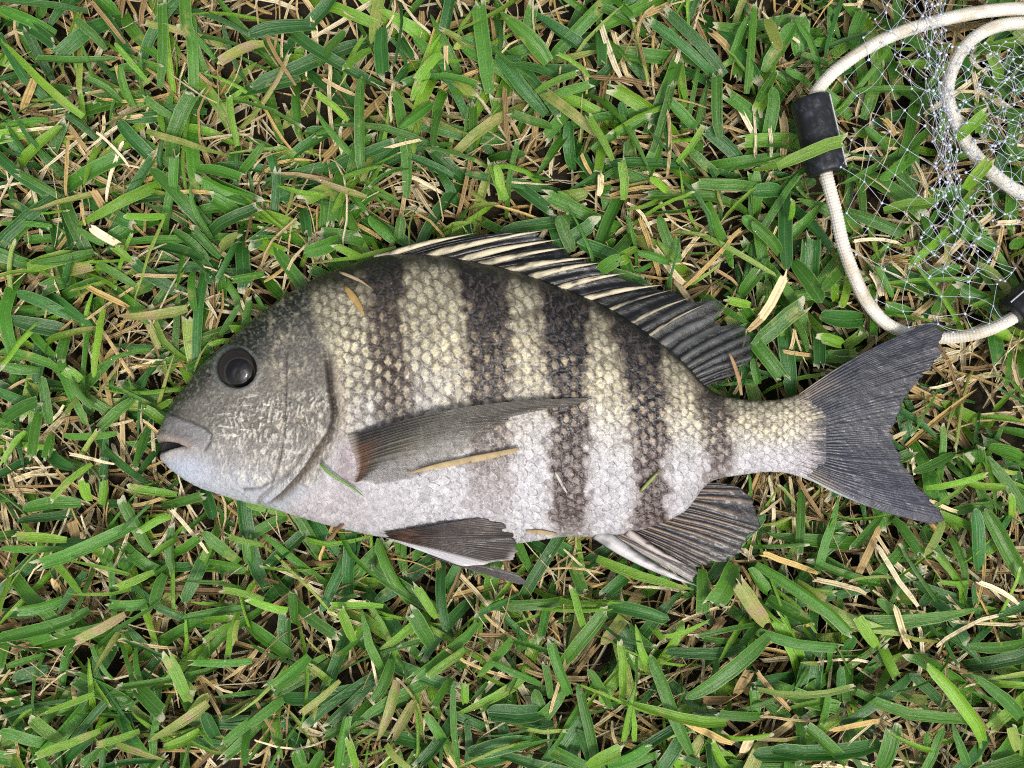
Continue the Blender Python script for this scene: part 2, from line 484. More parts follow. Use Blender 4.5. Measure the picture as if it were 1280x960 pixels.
# ---- leaves and straws that can be picked out one by one: (tile origin, scale, [x0,y0 base, x1,y1 tip, width, kind, tip shape])
TILES = [
((0,0),3.84,"""400 560 0 185 46 y p|770 420 775 -10 50 g c|715 400 550 205 30 y r|1030 285 860 120 34 g c|555 285 170 285 42 g r|510 240 360 90 48 g r
270 160 0 40 60 g r|700 630 1110 750 36 m p|950 810 1165 860 60 g c|835 960 840 740 56 g c|1140 700 1095 450 36 y c|510 700 310 540 44 d r|230 575 0 605 34 g p
300 950 80 820 50 g c|640 510 575 320 42 g r|830 560 690 460 44 g c|580 490 410 375 40 g r|1267 210 1040 310 56 m c|1150 830 1267 690 50 g r|440 350 385 190 20 g p
105 540 165 370 44 s|620 520 555 310 22 s|620 800 460 630 16 s|315 940 325 670 20 s|680 130 700 -20 30 s|1040 420 870 260 22 s|600 210 430 0 26 s|545 570 690 555 26 s|440 750 330 600 26 s|870 480 820 270 30 s"""),
((310,0),3.84,"""600 190 10 420 80 d r|330 130 0 165 80 d r|340 310 475 150 62 g c|640 130 650 370 80 d c|555 870 545 365 56 g r|760 950 705 430 60 g r|590 240 460 340 40 y c
880 500 725 610 55 g r|985 850 770 750 50 d r|480 580 320 440 36 y c|1160 450 1110 0 80 g c|930 260 800 400 50 y c|930 530 885 705 40 g r|1240 960 1170 780 60 y c|870 690 400 600 40 g p
460 850 660 790 26 y p|570 950 300 850 40 m p|370 940 130 890 30 y p|500 740 320 520 40 g p|230 410 65 120 22 s|210 720 65 490 22 s|525 460 360 380 24 s|955 385 955 90 28 s|990 520 840 420 18 s|920 425 1110 340 26 s
1240 670 1230 420 26 s|600 730 830 670 18 s|1060 960 1105 800 24 s|330 240 310 40 40 s|420 700 400 300 24 s"""),
((620,0),3.84,"""435 250 150 50 80 d p|250 300 20 60 90 g p|240 550 0 260 70 d r|490 150 490 330 80 d c|1100 360 810 50 60 d c|1080 400 730 95 50 d c|300 370 60 310 60 d r|230 490 460 400 50 g c
190 440 400 350 36 y c|450 370 295 255 24 y c|640 640 595 490 60 d r|610 960 600 760 46 y c|750 730 850 390 46 g c|560 770 440 550 38 y c|460 720 740 560 50 g c|960 610 830 480 60 g r|1195 790 1000 610 70 d c
1075 660 1060 340 60 g c|1065 840 930 720 50 g r|870 780 1000 600 34 y c|1200 450 1240 10 56 g c|1125 310 1210 80 40 g r|1267 900 950 885 60 g c|270 610 60 540 50 g c|25 960 0 790 50 y r|820 920 740 850 40 y r
930 560 990 270 26 g p|720 380 580 220 60 d p|910 460 460 370 36 s|600 370 500 110 34 s|740 380 690 180 16 s|830 370 890 180 24 s|820 850 825 530 20 s|65 720 40 430 24 s|1250 690 1125 460 30 s
690 80 850 10 36 s|775 370 620 150 26 s|1130 270 1020 150 50 s|490 940 500 830 40 s|460 840 410 740 22 s"""),
((0,230),3.84,"""230 220 40 80 60 d r|250 200 0 190 30 g r|500 290 370 210 36 g r|790 155 590 150 40 y c|1000 370 830 220 50 g r|1060 350 920 210 44 g c|1020 260 910 10 40 g r|740 305 975 370 70 d r
1060 320 1150 260 80 l c|930 420 938 610 44 g r|340 640 80 520 66 d r|330 710 0 640 90 d p|900 600 560 635 56 m p|500 600 450 930 40 y r|720 800 450 885 26 g p|765 790 710 660 36 m c|290 890 0 800 50 g r
180 890 0 870 60 g r|330 720 290 850 70 g c|650 490 470 380 44 g r|630 370 540 300 40 y c|450 330 140 380 50 g p|390 940 300 880 60 y c|850 840 860 530 40 g r|1050 740 1150 580 36 g r|1170 700 1070 690 40 y c
1100 750 980 770 30 y c|1010 840 880 900 60 g c|1267 430 1100 460 40 g c|800 140 640 590 16 l p|900 440 640 440 22 s|300 660 450 570 34 s|310 590 240 320 26 s|1050 690 840 830 26 s|1070 60 870 40 24 s
620 590 410 490 34 s|640 370 800 290 18 s|580 290 440 210 50 s|540 200 440 20 46 s|410 200 385 90 14 s|700 650 490 750 26 s"""),
((0,470),3.84,"""240 230 200 0 50 g r|450 150 340 0 50 g r|20 210 190 120 70 g c|190 170 150 400 50 g c|250 280 220 400 70 g c|560 275 300 285 44 g r|640 110 470 265 60 g c|380 100 310 190 30 m c|720 150 610 0 40 g p
780 240 650 150 50 y c|730 160 810 110 36 y c|710 250 650 450 30 g c|130 270 20 440 46 y c|440 420 240 600 36 y c|390 610 110 640 70 g r|370 660 80 700 50 d r|430 600 400 500 60 y c|490 620 505 490 56 y c
730 840 590 590 70 g c|680 690 170 910 70 g c|850 570 610 530 44 y c|760 630 960 580 50 g c|820 670 670 740 50 y c|830 930 835 720 54 g c|850 780 720 870 36 y c|985 530 1025 690 64 d r|1150 890 970 750 60 g r
1267 660 1140 610 60 g r|840 850 965 770 50 g c|320 790 60 770 50 y c|300 830 0 830 40 g r|500 900 530 830 70 g c|590 930 640 850 80 g c|620 950 320 885 26 y p|1200 900 1190 770 60 g c|1267 810 1080 760 34 y c
590 620 780 585 24 s|550 420 330 370 22 s|640 430 480 460 18 s|370 790 340 690 56 s|1000 850 820 640 24 s|580 420 540 320 24 s|330 470 0 465 16 s|310 525 0 520 16 s|640 210 510 240 16 s|760 275 680 215 22 s|200 560 0 560 30 s"""),
((0,710),3.84,"""430 200 -20 340 66 g r|410 20 270 230 44 d p|740 20 550 100 44 y c|790 30 735 190 60 g r|300 150 70 200 70 g c|740 160 510 165 60 g c|600 220 345 355 56 m c|570 310 450 500 40 m p|640 660 345 510 90 g c
450 600 190 705 40 y p|640 560 780 700 80 g c|900 640 790 410 66 y c|1000 650 710 835 56 m p|1210 440 910 440 60 g c|1200 190 875 240 44 g r|1267 150 1060 105 36 y c|1267 690 1060 850 56 g c|960 780 785 860 50 y r
1040 820 980 690 70 d r|480 780 160 905 46 y c|670 780 450 850 40 y c|540 850 380 960 60 g c|560 845 790 920 36 m p|550 530 440 360 36 g r|660 380 690 560 40 g r|1110 270 980 350 34 y c|1145 250 1130 360 36 l c
890 560 940 620 80 l c|1190 780 1180 950 50 g r|1267 590 1020 620 28 g p|230 480 60 540 80 d r|200 420 30 470 36 g r|270 850 0 780 60 g r|300 830 150 720 60 y c|440 760 300 670 36 s|845 380 570 345 20 s
750 670 640 500 22 s|830 560 690 480 14 s|180 360 50 400 40 s|145 605 0 635 16 s|370 660 350 560 30 s|950 20 800 75 18 s|300 110 260 50 40 s|80 880 0 890 30 s"""),
((310,710),3.84,"""640 480 550 200 50 g p|850 560 490 770 64 g p|620 500 270 760 50 d c|610 540 375 760 60 d c|880 370 780 190 80 g c|910 240 800 80 50 y c|800 260 630 390 50 y p|850 350 640 410 30 g p|1100 260 780 530 60 g c
1040 390 850 520 50 y c|650 180 385 180 36 y c|510 350 440 190 50 y c|190 200 0 140 50 y c|230 270 220 110 56 g c|190 370 190 220 80 d c|0 270 220 440 70 g c|290 420 90 580 70 g c|170 630 0 760 60 g r|370 420 180 540 40 g p
440 540 240 710 40 m c|430 960 480 690 56 g c|520 960 480 810 44 y c|690 440 600 640 60 g r|720 540 620 830 60 m p|800 640 690 830 60 m c|670 840 790 950 60 m c|270 960 230 860 70 g c|980 530 890 670 40 g c
1040 650 1040 540 44 y c|1010 960 985 560 36 g r|1050 960 1050 730 40 d r|1267 840 1050 890 70 d r|1267 880 1080 930 70 d r|1150 550 1060 650 24 g p|1267 340 1100 520 60 g r|1267 490 1170 450 40 g r|1267 600 1100 700 50 g p
890 500 800 740 28 s|405 450 340 180 20 s|700 320 380 210 22 s|1267 310 1100 320 22 s|1190 400 1190 100 24 s|1080 680 1230 490 36 s|130 790 30 610 20 s|640 910 830 730 10 s|1000 960 960 900 24 s|930 860 790 900 16 s"""),
((950,560),3.84,"""280 610 400 230 50 g p|580 330 440 490 40 g c|-20 560 470 905 66 g c|370 825 1060 765 80 g p|560 950 460 800 60 y c|640 340 780 525 60 g c|900 340 820 520 60 l r|1050 590 1030 290 90 d r|1267 650 1080 290 80 g r
1267 310 1080 40 60 g r|1090 420 890 330 50 y c|920 430 990 730 44 g p|780 380 940 610 40 g p|720 440 520 640 50 g r|870 640 770 760 50 d r|1000 640 850 635 30 y c|800 190 1100 120 40 y c|940 30 750 120 50 g r
1030 80 1025 0 110 g c|1000 170 1190 190 40 y c|1080 270 1040 160 50 g r|1267 60 1100 0 90 g r|1200 330 1190 210 50 y c|40 720 245 830 80 g r|0 880 400 960 70 g c|180 640 330 730 50 m c|1267 930 1000 950 60 g r
200 200 180 530 46 g c|760 760 560 470 30 s|720 960 650 760 36 s|450 650 590 330 56 s|160 470 140 140 26 s|330 380 190 150 26 s|40 470 40 130 26 s|280 600 0 500 36 s|510 700 260 630 30 s|640 760 540 680 18 s
1240 750 1040 640 30 s|990 320 820 250 24 s|740 130 720 0 30 s|1200 590 1090 380 18 s|260 190 180 220 16 s|110 240 0 330 20 s|1267 840 920 830 20 s|570 690 510 570 12 s"""),
((560,680),3.2,"""450 480 630 260 60 g c|620 240 885 300 60 d r|600 60 990 190 46 y p|975 840 810 440 56 g r|1190 410 870 430 50 d r|1280 370 950 620 70 g r|690 640 690 390 36 y c|750 430 680 310 50 d r|800 480 750 320 34 y p|545 345 495 170 34 y c
370 560 180 470 34 g r|385 670 155 670 80 d r|310 530 30 680 44 y p|410 620 385 470 36 g c|490 600 410 380 46 g c|590 890 520 560 50 g r|470 870 560 690 70 d p|560 890 700 820 60 y c|700 790 750 550 26 y p|745 790 740 650 24 y p
1110 715 690 620 50 y p|1200 660 980 655 44 d r|1110 890 1050 795 40 y c|640 880 820 790 60 g c|640 890 850 830 60 g c|330 790 95 840 80 d r|1140 80 1050 250 90 g c|1270 320 1150 140 70 m c|1015 100 1015 290 60 g c
1280 190 1200 100 60 g r|640 640 560 500 40 g r|860 370 1050 300 26 y p|790 210 450 130 26 s|340 350 120 360 16 s|510 440 400 370 14 s|405 690 445 550 18 s|1140 800 930 700 40 s|680 670 500 600 16 s|1200 540 1120 440 20 s
1130 620 1010 620 46 s|1210 600 1190 540 56 s|180 430 200 230 24 s|1050 360 1110 290 36 s|860 280 890 180 12 s"""),
((900,660),3.2,"""770 570 475 780 80 d r|545 655 1010 770 50 g r|1050 850 830 540 60 y r|900 720 760 580 50 d r|150 640 540 630 30 l c|500 940 330 790 60 g c|640 860 200 890 70 d r|390 870 130 900 70 d r|640 960 700 780 70 g c
990 950 930 780 40 g p|845 890 670 820 24 y p|1200 760 1000 580 60 g p|1190 890 1165 790 44 l c|300 700 340 520 70 d r|490 720 480 550 50 d r|280 760 180 700 50 g r|170 750 -20 740 50 g c|140 750 130 640 50 g c
400 790 430 660 40 g r|830 870 820 820 40 g p|310 750 110 870 44 s|90 900 120 830 56 s|280 730 140 570 26 s|640 770 440 810 36 s|1100 880 1010 720 14 s|60 660 120 560 56 s|120 600 30 510 16 s"""),
((940,0),3.765,"""60 340 200 110 80 g r|220 260 230 70 100 g c|70 90 130 240 60 m r|470 230 530 40 70 g c|410 180 360 30 34 g r|360 310 230 260 44 g r|280 400 165 320 40 g r|60 660 100 410 70 g r|110 340 20 480 50 g r|520 560 590 300 70 g c
480 540 330 380 60 g r|810 430 490 430 36 g r|860 600 440 850 50 g p|780 720 600 840 70 g r|140 910 280 765 56 g p|220 710 65 680 26 g r|640 720 530 600 50 g r|1200 730 1200 510 60 g r|400 200 290 195 50 g r|690 140 670 0 50 g r
0 800 150 775 24 y r|370 290 330 180 20 s|490 460 400 350 40 s|440 170 450 0 30 s|670 640 610 560 56 s|150 740 150 530 46 s|90 740 80 560 20 s|1050 510 1040 330 24 s|1120 460 980 430 20 s"""),
((940,200),3.765,"""50 340 270 10 50 g p|150 400 350 190 56 g p|270 570 280 350 100 d c|190 480 330 670 80 g r|130 440 0 290 60 g r|140 150 0 150 80 d r|180 280 185 190 40 y c|450 450 330 610 60 g r|520 750 320 740 100 d r|420 870 320 830 60 y c
470 870 580 790 56 y c|10 880 240 680 90 g c|800 740 640 690 80 g c|440 240 720 350 60 g r|620 240 880 200 60 y r|920 330 730 500 40 y c|980 510 780 570 60 g r|960 350 970 230 60 g c|1000 380 1050 280 60 g c
1090 480 1250 610 60 m c|1080 500 1240 740 26 g p|1000 560 880 720 70 g r|660 650 580 500 50 g r|1250 840 1130 790 70 y r|1180 640 1050 700 40 y c|1150 420 1040 350 60 g r|920 510 920 380 30 m c|1280 390 1210 400 60 g r
410 660 420 570 40 y c|0 790 160 530 56 s|30 520 120 310 14 s|300 360 210 370 12 s|750 440 560 470 30 s|790 480 600 480 36 s|170 910 200 790 20 s|610 640 560 520 40 s|300 920 140 900 24 s|1260 290 1150 300 30 s"""),
((660,270),3.43,"""190 150 130 0 60 g r|390 180 210 110 70 d r|470 140 380 190 40 y c|610 200 470 150 40 g r|650 190 560 0 50 g r|1029 90 920 0 60 g r|920 330 1000 220 60 g c|975 440 930 380 50 g c|990 720 970 610 40 g r
680 300 540 130 34 s|670 310 910 50 24 s|640 210 820 0 24 s|900 300 730 200 24 s|570 290 480 0 26 s|940 490 1029 400 40 s"""),
((380,270),3.43,"""150 100 0 160 70 g r|260 180 120 110 40 y c|390 110 280 0 60 g r|400 120 415 0 50 g r|390 130 0 200 26 y p|130 210 20 60 24 s|330 100 210 30 22 s|60 60 180 160 30 s"""),
]
OVER = [  # leaves that lie over a fin, the cord or a float: base, tip, width px, kind, tip, heights mm
(748,340,777,322,17,'g','r',31,38),(785,322,772,327,12,'y','c',34,37),(938,381,908,375,11,'y','c',33,38),
(972,208,1060,173,15,'y','c',46,49.5),(1195,175,1232,141,13,'y','c',40,50),(1206,236,1240,199,15,'y','c',36,50)]

def hero_lists():
    g, s = [], []
    for (ox, oy), sc, txt in TILES:
        for e in txt.replace('\n', '|').split('|'):
            f = e.split()
            x0, y0, x1, y1, w = [float(v)/sc for v in f[:5]]
            (s if f[5] == 's' else g).append((ox+x0, oy+y0, ox+x1, oy+y1, w, f[5], f[6] if len(f) > 6 else 'c'))
    return g, s
TIPN = {'r': 0, 'c': 1, 'p': 2}

def build_heroes():
    r = np.random.default_rng(23)
    g, s = hero_lists()
    size = [e[4]*math.hypot(e[2]-e[0], e[3]-e[1]) for e in g]
    small = set(np.argsort(size)[:max(0, len(g)+len(OVER)-300)].tolist())       # past 300 the smallest join the grass
    for lst, nm, mat in ((g, 'grass_blade', 'blade'), (s, 'dry_blade', 'straw')):
        n = len(lst)
        x0, y0, x1, y1, w = np.array([e[:5] for e in lst]).T
        if nm == 'grass_blade':
            lo = {'d': .018, 'g': .022, 'y': .027, 'l': .030, 'm': .027}
            za = np.array([lo[e[5]] for e in lst]) + (r.random(n)-.5)*.006
            zb = za + .002 + .009*r.random(n)
        else:
            za = .013 + .012*r.random(n); zb = za + .014*(r.random(n)-.3)
        p0 = P(x0, y0, za); p1 = P(x1, y1, zb)
        L = np.hypot(x1-x0, y1-y0)*MPP
        tipk = np.array([TIPN[e[6]] for e in lst])
        wm = w*MPP*(.92 if nm == 'grass_blade' else .85)
        v, uv = blades(p0, p1, L*(.02+.07*r.random(n)), L*.06*(r.random(n)-.5)*2, wm, .1+.7*r.random(n)**1.5, (r.random(n)-.5)*1.0, tipk, 7)
        if nm == 'grass_blade': DEW.extend(v[i] for i in range(n) if r.random() < .45)
        for i in range(n):
            if nm == 'grass_blade': t = leaf_tint(lst[i][5], r)
            else: t = np.r_[lin(STRAWC[r.integers(len(STRAWC))])*(0.85+.4*r.random()), 1]
            if nm == 'grass_blade' and i in small:
                EXTRA.append((v[i], uv[i], t)); continue
            o = v[i, 0, 2].copy()
            me = mesh_from(nm, v[i].reshape(-1, 3)-o, BQ, np.broadcast_to(t, (35, 4)), uv[i].reshape(-1, 2), 'tint')
            obj(nm, me, M[mat], lawn, o)
    for i, e in enumerate(OVER):
        p0 = P([e[0]], [e[1]], [e[7]*1e-3]); p1 = P([e[2]], [e[3]], [e[8]*1e-3])
        v, uv = blades(p0, p1, np.array([.0025 if e[7] > 39 else .001]), np.array([.0005]), np.array([e[4]*MPP]), np.array([.2]), np.array([.1]), np.array([TIPN[e[6]]]), 70+i, False)
        o = v[0, 0, 2].copy()
        obj('grass_blade', mesh_from('grass_blade', v[0].reshape(-1, 3)-o, BQ, np.broadcast_to(leaf_tint(e[5], r), (35, 4)), uv[0].reshape(-1, 2), 'tint'), M['blade'], lawn, o)

def scatter(n, bx, by, hole=None):
    p = np.stack([(rng.random(n*3)-.5)*2*bx, (rng.random(n*3)-.5)*2*by], 1)
    if hole is not None: p = p[(np.abs(p[:, 0]) > hole[0]) | (np.abs(p[:, 1]) > hole[1])]
    return p[:n]

def build_turf():
    V, U, T = [], [], []
    for n, bx, by, hole, ws in ((620, .36, .29, None, 1.0), (1500, .85, .7, (.36, .29), 1.25)):
        c = scatter(n, bx, by, hole)
        k = 3
        c = np.repeat(c, k, 0); N = len(c)
        az = np.repeat(rng.random(n)*2*np.pi, k) + np.tile([0, np.pi, 1.3], n)[:N] + (rng.random(N)-.5)*1.3
        L = (.022 + .045*rng.random(N)**1.3)*ws
        el = np.radians(12 + 40*rng.random(N)**1.4)
        p0 = np.concatenate([c + (rng.random((N, 2))-.5)*.01, (.002+.010*rng.random((N, 1)))], 1)
        d = np.stack([np.cos(az)*np.cos(el), np.sin(az)*np.cos(el), np.sin(el)], 1)
        p1 = p0 + d*L[:, None]
        p1[:, 2] = np.minimum(p1[:, 2], .017 + .008*rng.random(N))
        W = (.0042 + .0036*rng.random(N))*ws
        tip = rng.choice(3, N, p=[.35, .45, .2])
        v, uv = blades(p0, p1, L*(.04+.14*rng.random(N)), L*.12*(rng.random(N)-.5), W, .15+.4*rng.random(N), (rng.random(N)-.5)*1.1, tip, 3)
        cls = rng.choice(list('gdylm'), N, p=[.44, .36, .15, .02, .03])
        t = np.stack([leaf_tint(q, rng) for q in cls])
        V.append(v); U.append(uv); T.append(t)
    # slim young leaves and leaves seen edge-on, threaded through the broad ones
    N = 1250
    c = scatter(N, .36, .29); az = rng.random(N)*2*np.pi; L = .018 + .045*rng.random(N)**1.4
    el = np.radians(10 + 35*rng.random(N))
    p0 = np.concatenate([c, .006+.010*rng.random((N, 1))], 1)
    p1 = p0 + np.stack([np.cos(az)*np.cos(el), np.sin(az)*np.cos(el), np.sin(el)], 1)*L[:, None]
    p1[:, 2] = np.minimum(p1[:, 2], .022 + .010*rng.random(N))
    v, uv = blades(p0, p1, L*(.03+.14*rng.random(N)), L*.22*(rng.random(N)-.5), .0013+.0024*rng.random(N), .3+.7*rng.random(N), (rng.random(N)-.5)*1.8, rng.choice(3, N, p=[.15, .35, .5]), 6)
    cls = rng.choice(list('gdylm'), N, p=[.34, .18, .34, .08, .06])
    V.append(v); U.append(uv); T.append(np.stack([leaf_tint(q, rng) for q in cls]))
    for a_, b_, c_ in EXTRA:
        V.append(a_[None]); U.append(b_[None]); T.append(c_[None])
    v = np.concatenate(V); uv = np.concatenate(U); t = np.concatenate(T); N = len(v)
    q = (BQ[None] + 35*np.arange(N)[:, None, None]).reshape(-1, 4)
    me = mesh_from('grass', v.reshape(-1, 3), q, np.repeat(t, 35, 0), uv.reshape(-1, 2), 'tint')
    tag(obj('grass', me, M['blade'], lawn), 'short broad green grass leaves filling the lawn', None, 'stuff')
    V, U, T = [], [], []
    for n, bx, by, hole, ws in ((7500, .36, .29, None, 1.0), (2600, .85, .7, (.36, .29), 1.5)):
        c = scatter(n, bx, by, hole); N = len(c)
        # straw lies in loose sheaves: neighbours share a direction
        az = fbm(c[:, 0]*14, c[:, 1]*14, 4, 2)*9 + (rng.random(N)-.5)*1.7 + np.where(rng.random(N) < .25, 1.5, 0)
        L = (.014 + .04*rng.random(N)**1.5)*ws
        p0 = np.concatenate([c, (.001+.014*rng.random((N, 1))**1.2)], 1)
        p1 = p0 + np.stack([np.cos(az)*L, np.sin(az)*L, (rng.random(N)-.35)*L*.35], 1)
        p1[:, 2] = np.clip(p1[:, 2], .001, .022)
        W = (.0011 + .0028*rng.random(N)**2.2)*ws
        v, uv = blades(p0, p1, L*.06*rng.random(N), L*.12*(rng.random(N)-.5), W, .3+.8*rng.random(N), (rng.random(N)-.5)*1.4, rng.choice(3, N, p=[.1, .6, .3]), 4)
        t = np.stack([np.r_[lin(STRAWC[i]), 1] for i in rng.integers(0, len(STRAWC), N)])
        t[:, :3] *= (.6+.5*rng.random(N))[:, None]
        V.append(v); U.append(uv); T.append(t)
    # bleached stems higher up among the leaves
    N = 2600
    c = scatter(N, .36, .29); az = fbm(c[:, 0]*12, c[:, 1]*12, 9, 2)*12 + (rng.random(N)-.5)*1.2; L = .014 + .035*rng.random(N)**1.4
    p0 = np.concatenate([c, .010+.010*rng.random((N, 1))], 1)
    p1 = p0 + np.stack([np.cos(az)*L, np.sin(az)*L, (rng.random(N)-.35)*L*.4], 1)
    p1[:, 2] = np.clip(p1[:, 2], .006, .030)
    v, uv = blades(p0, p1, L*.06*rng.random(N), L*.30*(rng.random(N)-.5), .0005+.0018*rng.random(N)**2.5, .3+.8*rng.random(N), (rng.random(N)-.5)*1.4, rng.choice(3, N, p=[.1, .6, .3]), 8)
    t = np.stack([np.r_[lin(STRAWC[i]), 1] for i in rng.choice([0, 1, 3, 5], N)])
    t[:, :3] *= (.85+.4*rng.random(N))[:, None]
    V.append(v); U.append(uv); T.append(t)
    v = np.concatenate(V); uv = np.concatenate(U); t = np.concatenate(T); N = len(v)
    q = (BQ[None] + 35*np.arange(N)[:, None, None]).reshape(-1, 4)
    me = mesh_from('thatch', v.reshape(-1, 3), q, np.repeat(t, 35, 0), uv.reshape(-1, 2), 'tint')
    tag(obj('thatch', me, M['straw'], lawn), 'tan dry straw thatch lying between the grass leaves', None, 'stuff')

def build_dew():
    r = np.random.default_rng(91)
    a = np.arange(8)/8*2*np.pi
    tv = np.concatenate([np.stack([np.cos(a)*math.cos(e), np.sin(a)*math.cos(e), np.full(8, math.sin(e)*.62)], 1) for e in (-.35, 0, .5, 1.0, 1.5)])
    tq = grid_quads(5, 8, True)
    B = Batch()
    for v in DEW:
        for _ in range(r.integers(2, 9)):
            i = r.integers(1, 5); j = r.integers(0, 4); fa, fb = r.random(2)
            p = (v[i, j]*(1-fa)+v[i+1, j]*fa)*(1-fb) + (v[i, j+1]*(1-fa)+v[i+1, j+1]*fa)*fb
            B.add(tv*(.00022+.00050*r.random()**3) + p + np.array([0, 0, .00005]), tq)
    tag(obj('dew_drops', B.mesh('dew_drops'), M['dew'], lawn), 'small clear dew drops beaded on the grass leaves', None, 'stuff')

DEW = []; EXTRA = []
build_heroes()
build_turf()
build_dew()
# ------------------------------------------------------------------ the fish
fish = bpy.data.objects.new('fish', None); COL.objects.link(fish)
fish.location = (-0.01, 0, 0)
tag(fish, 'silver fish with dark vertical bands lying on its side on the grass', 'fish')
FO = np.array([-0.01, 0, 0])
def fpart(name, me, mat, parent=fish):
    o = obj(name, me, M[mat], parent)
    return o

OPERC = [(404,430),(409,452),(412,487),(417,512),(416,526),(411,540),(399,557),(384,581),(370,598),(355,613),(337,627)]
PREOP = [(358,440),(357,487),(356,531),(352,560),(349,580),(341,600),(326,608),(306,611)]
MAXIL = [(215,517),(226,523),(240,528),(254,534),(264,543),(262,553),(256,562)]
EYE = (296.5, 461.0, 25.0)
def band(px, py, pts, soft=9):
    """dark bar: pts of (y, x0, x1)"""
    p = np.asarray(pts, float)
    a = spline(p[:, [0, 1]], py); b = spline(p[:, [0, 2]], py)
    j = (vnoise(px/9, py/9, 31)-.5)*16
    return sstep(a-soft, a+soft, px+j)*(1-sstep(b-soft, b+soft, px+j))
BANDS = [([(315,448,512),(345,456,506),(400,462,504),(450,466,508),(520,474,520),(570,480,520),(700,480,515)], [(315,1),(380,.9),(430,.75),(520,.7),(560,.25),(600,.0),(700,0)]),
         ([(315,556,628),(360,574,634),(400,580,640),(470,582,638),(550,588,640),(620,584,638),(700,584,630)], [(315,1),(380,.97),(470,.95),(540,.85),(600,.5),(650,.12),(700,0)]),
         ([(340,664,722),(380,672,738),(440,680,737),(550,686,736),(640,688,736),(700,692,734)], [(340,1),(450,1),(600,1),(648,.95),(668,.5),(700,.2)]),
         ([(380,748,800),(420,766,824),(470,780,834),(550,790,836),(620,794,834),(650,786,836),(700,775,830)], [(380,.9),(450,1),(600,1),(648,1),(668,.6),(700,.3)]),
         ([(470,868,904),(500,870,908),(540,880,914),(580,882,914),(620,872,905)], [(470,.9),(520,.9),(580,.9),(600,.6),(620,.3)])]

def scales(U, V, ru=1.28, rv=0.60, seed=0):
    """imbricated scale lattice: the foremost scale covering a point lies on top, free edge to the rear"""
    top = np.full(U.shape, np.inf)
    h = np.zeros(U.shape); du = np.zeros(U.shape); dv = np.zeros(U.shape); rnd = np.zeros(U.shape); e = np.zeros(U.shape)
    iu = np.floor(U).astype(int)
    for a in (-2, -1, 0, 1):
        i = iu + a
        off = 0.5*(i & 1)
        jv = np.floor(V - off + 0.5).astype(int)
        for b in (-1, 0, 1):
            j = jv + b
            cu = i + (hash2(i, j, seed)-.5)*.32
            cv = j + off + (hash2(i, j, seed+1)-.5)*.26
            x = (U-cu)/ru; y = (V-cv)/rv
            rr = x*x + np.abs(y)**2.2
            hit = (rr < 1) & (cu < top)
            top = np.where(hit, cu, top)
            du = np.where(hit, U-cu, du); dv = np.where(hit, V-cv, dv)
            rnd = np.where(hit, hash2(i, j, seed+2), rnd)
            e = np.where(hit, 1-np.sqrt(np.maximum(rr, 0)), e)
            h = np.where(hit, 0.45*x - 0.35*np.abs(y)**2, h)
    return h, du, dv, e, rnd

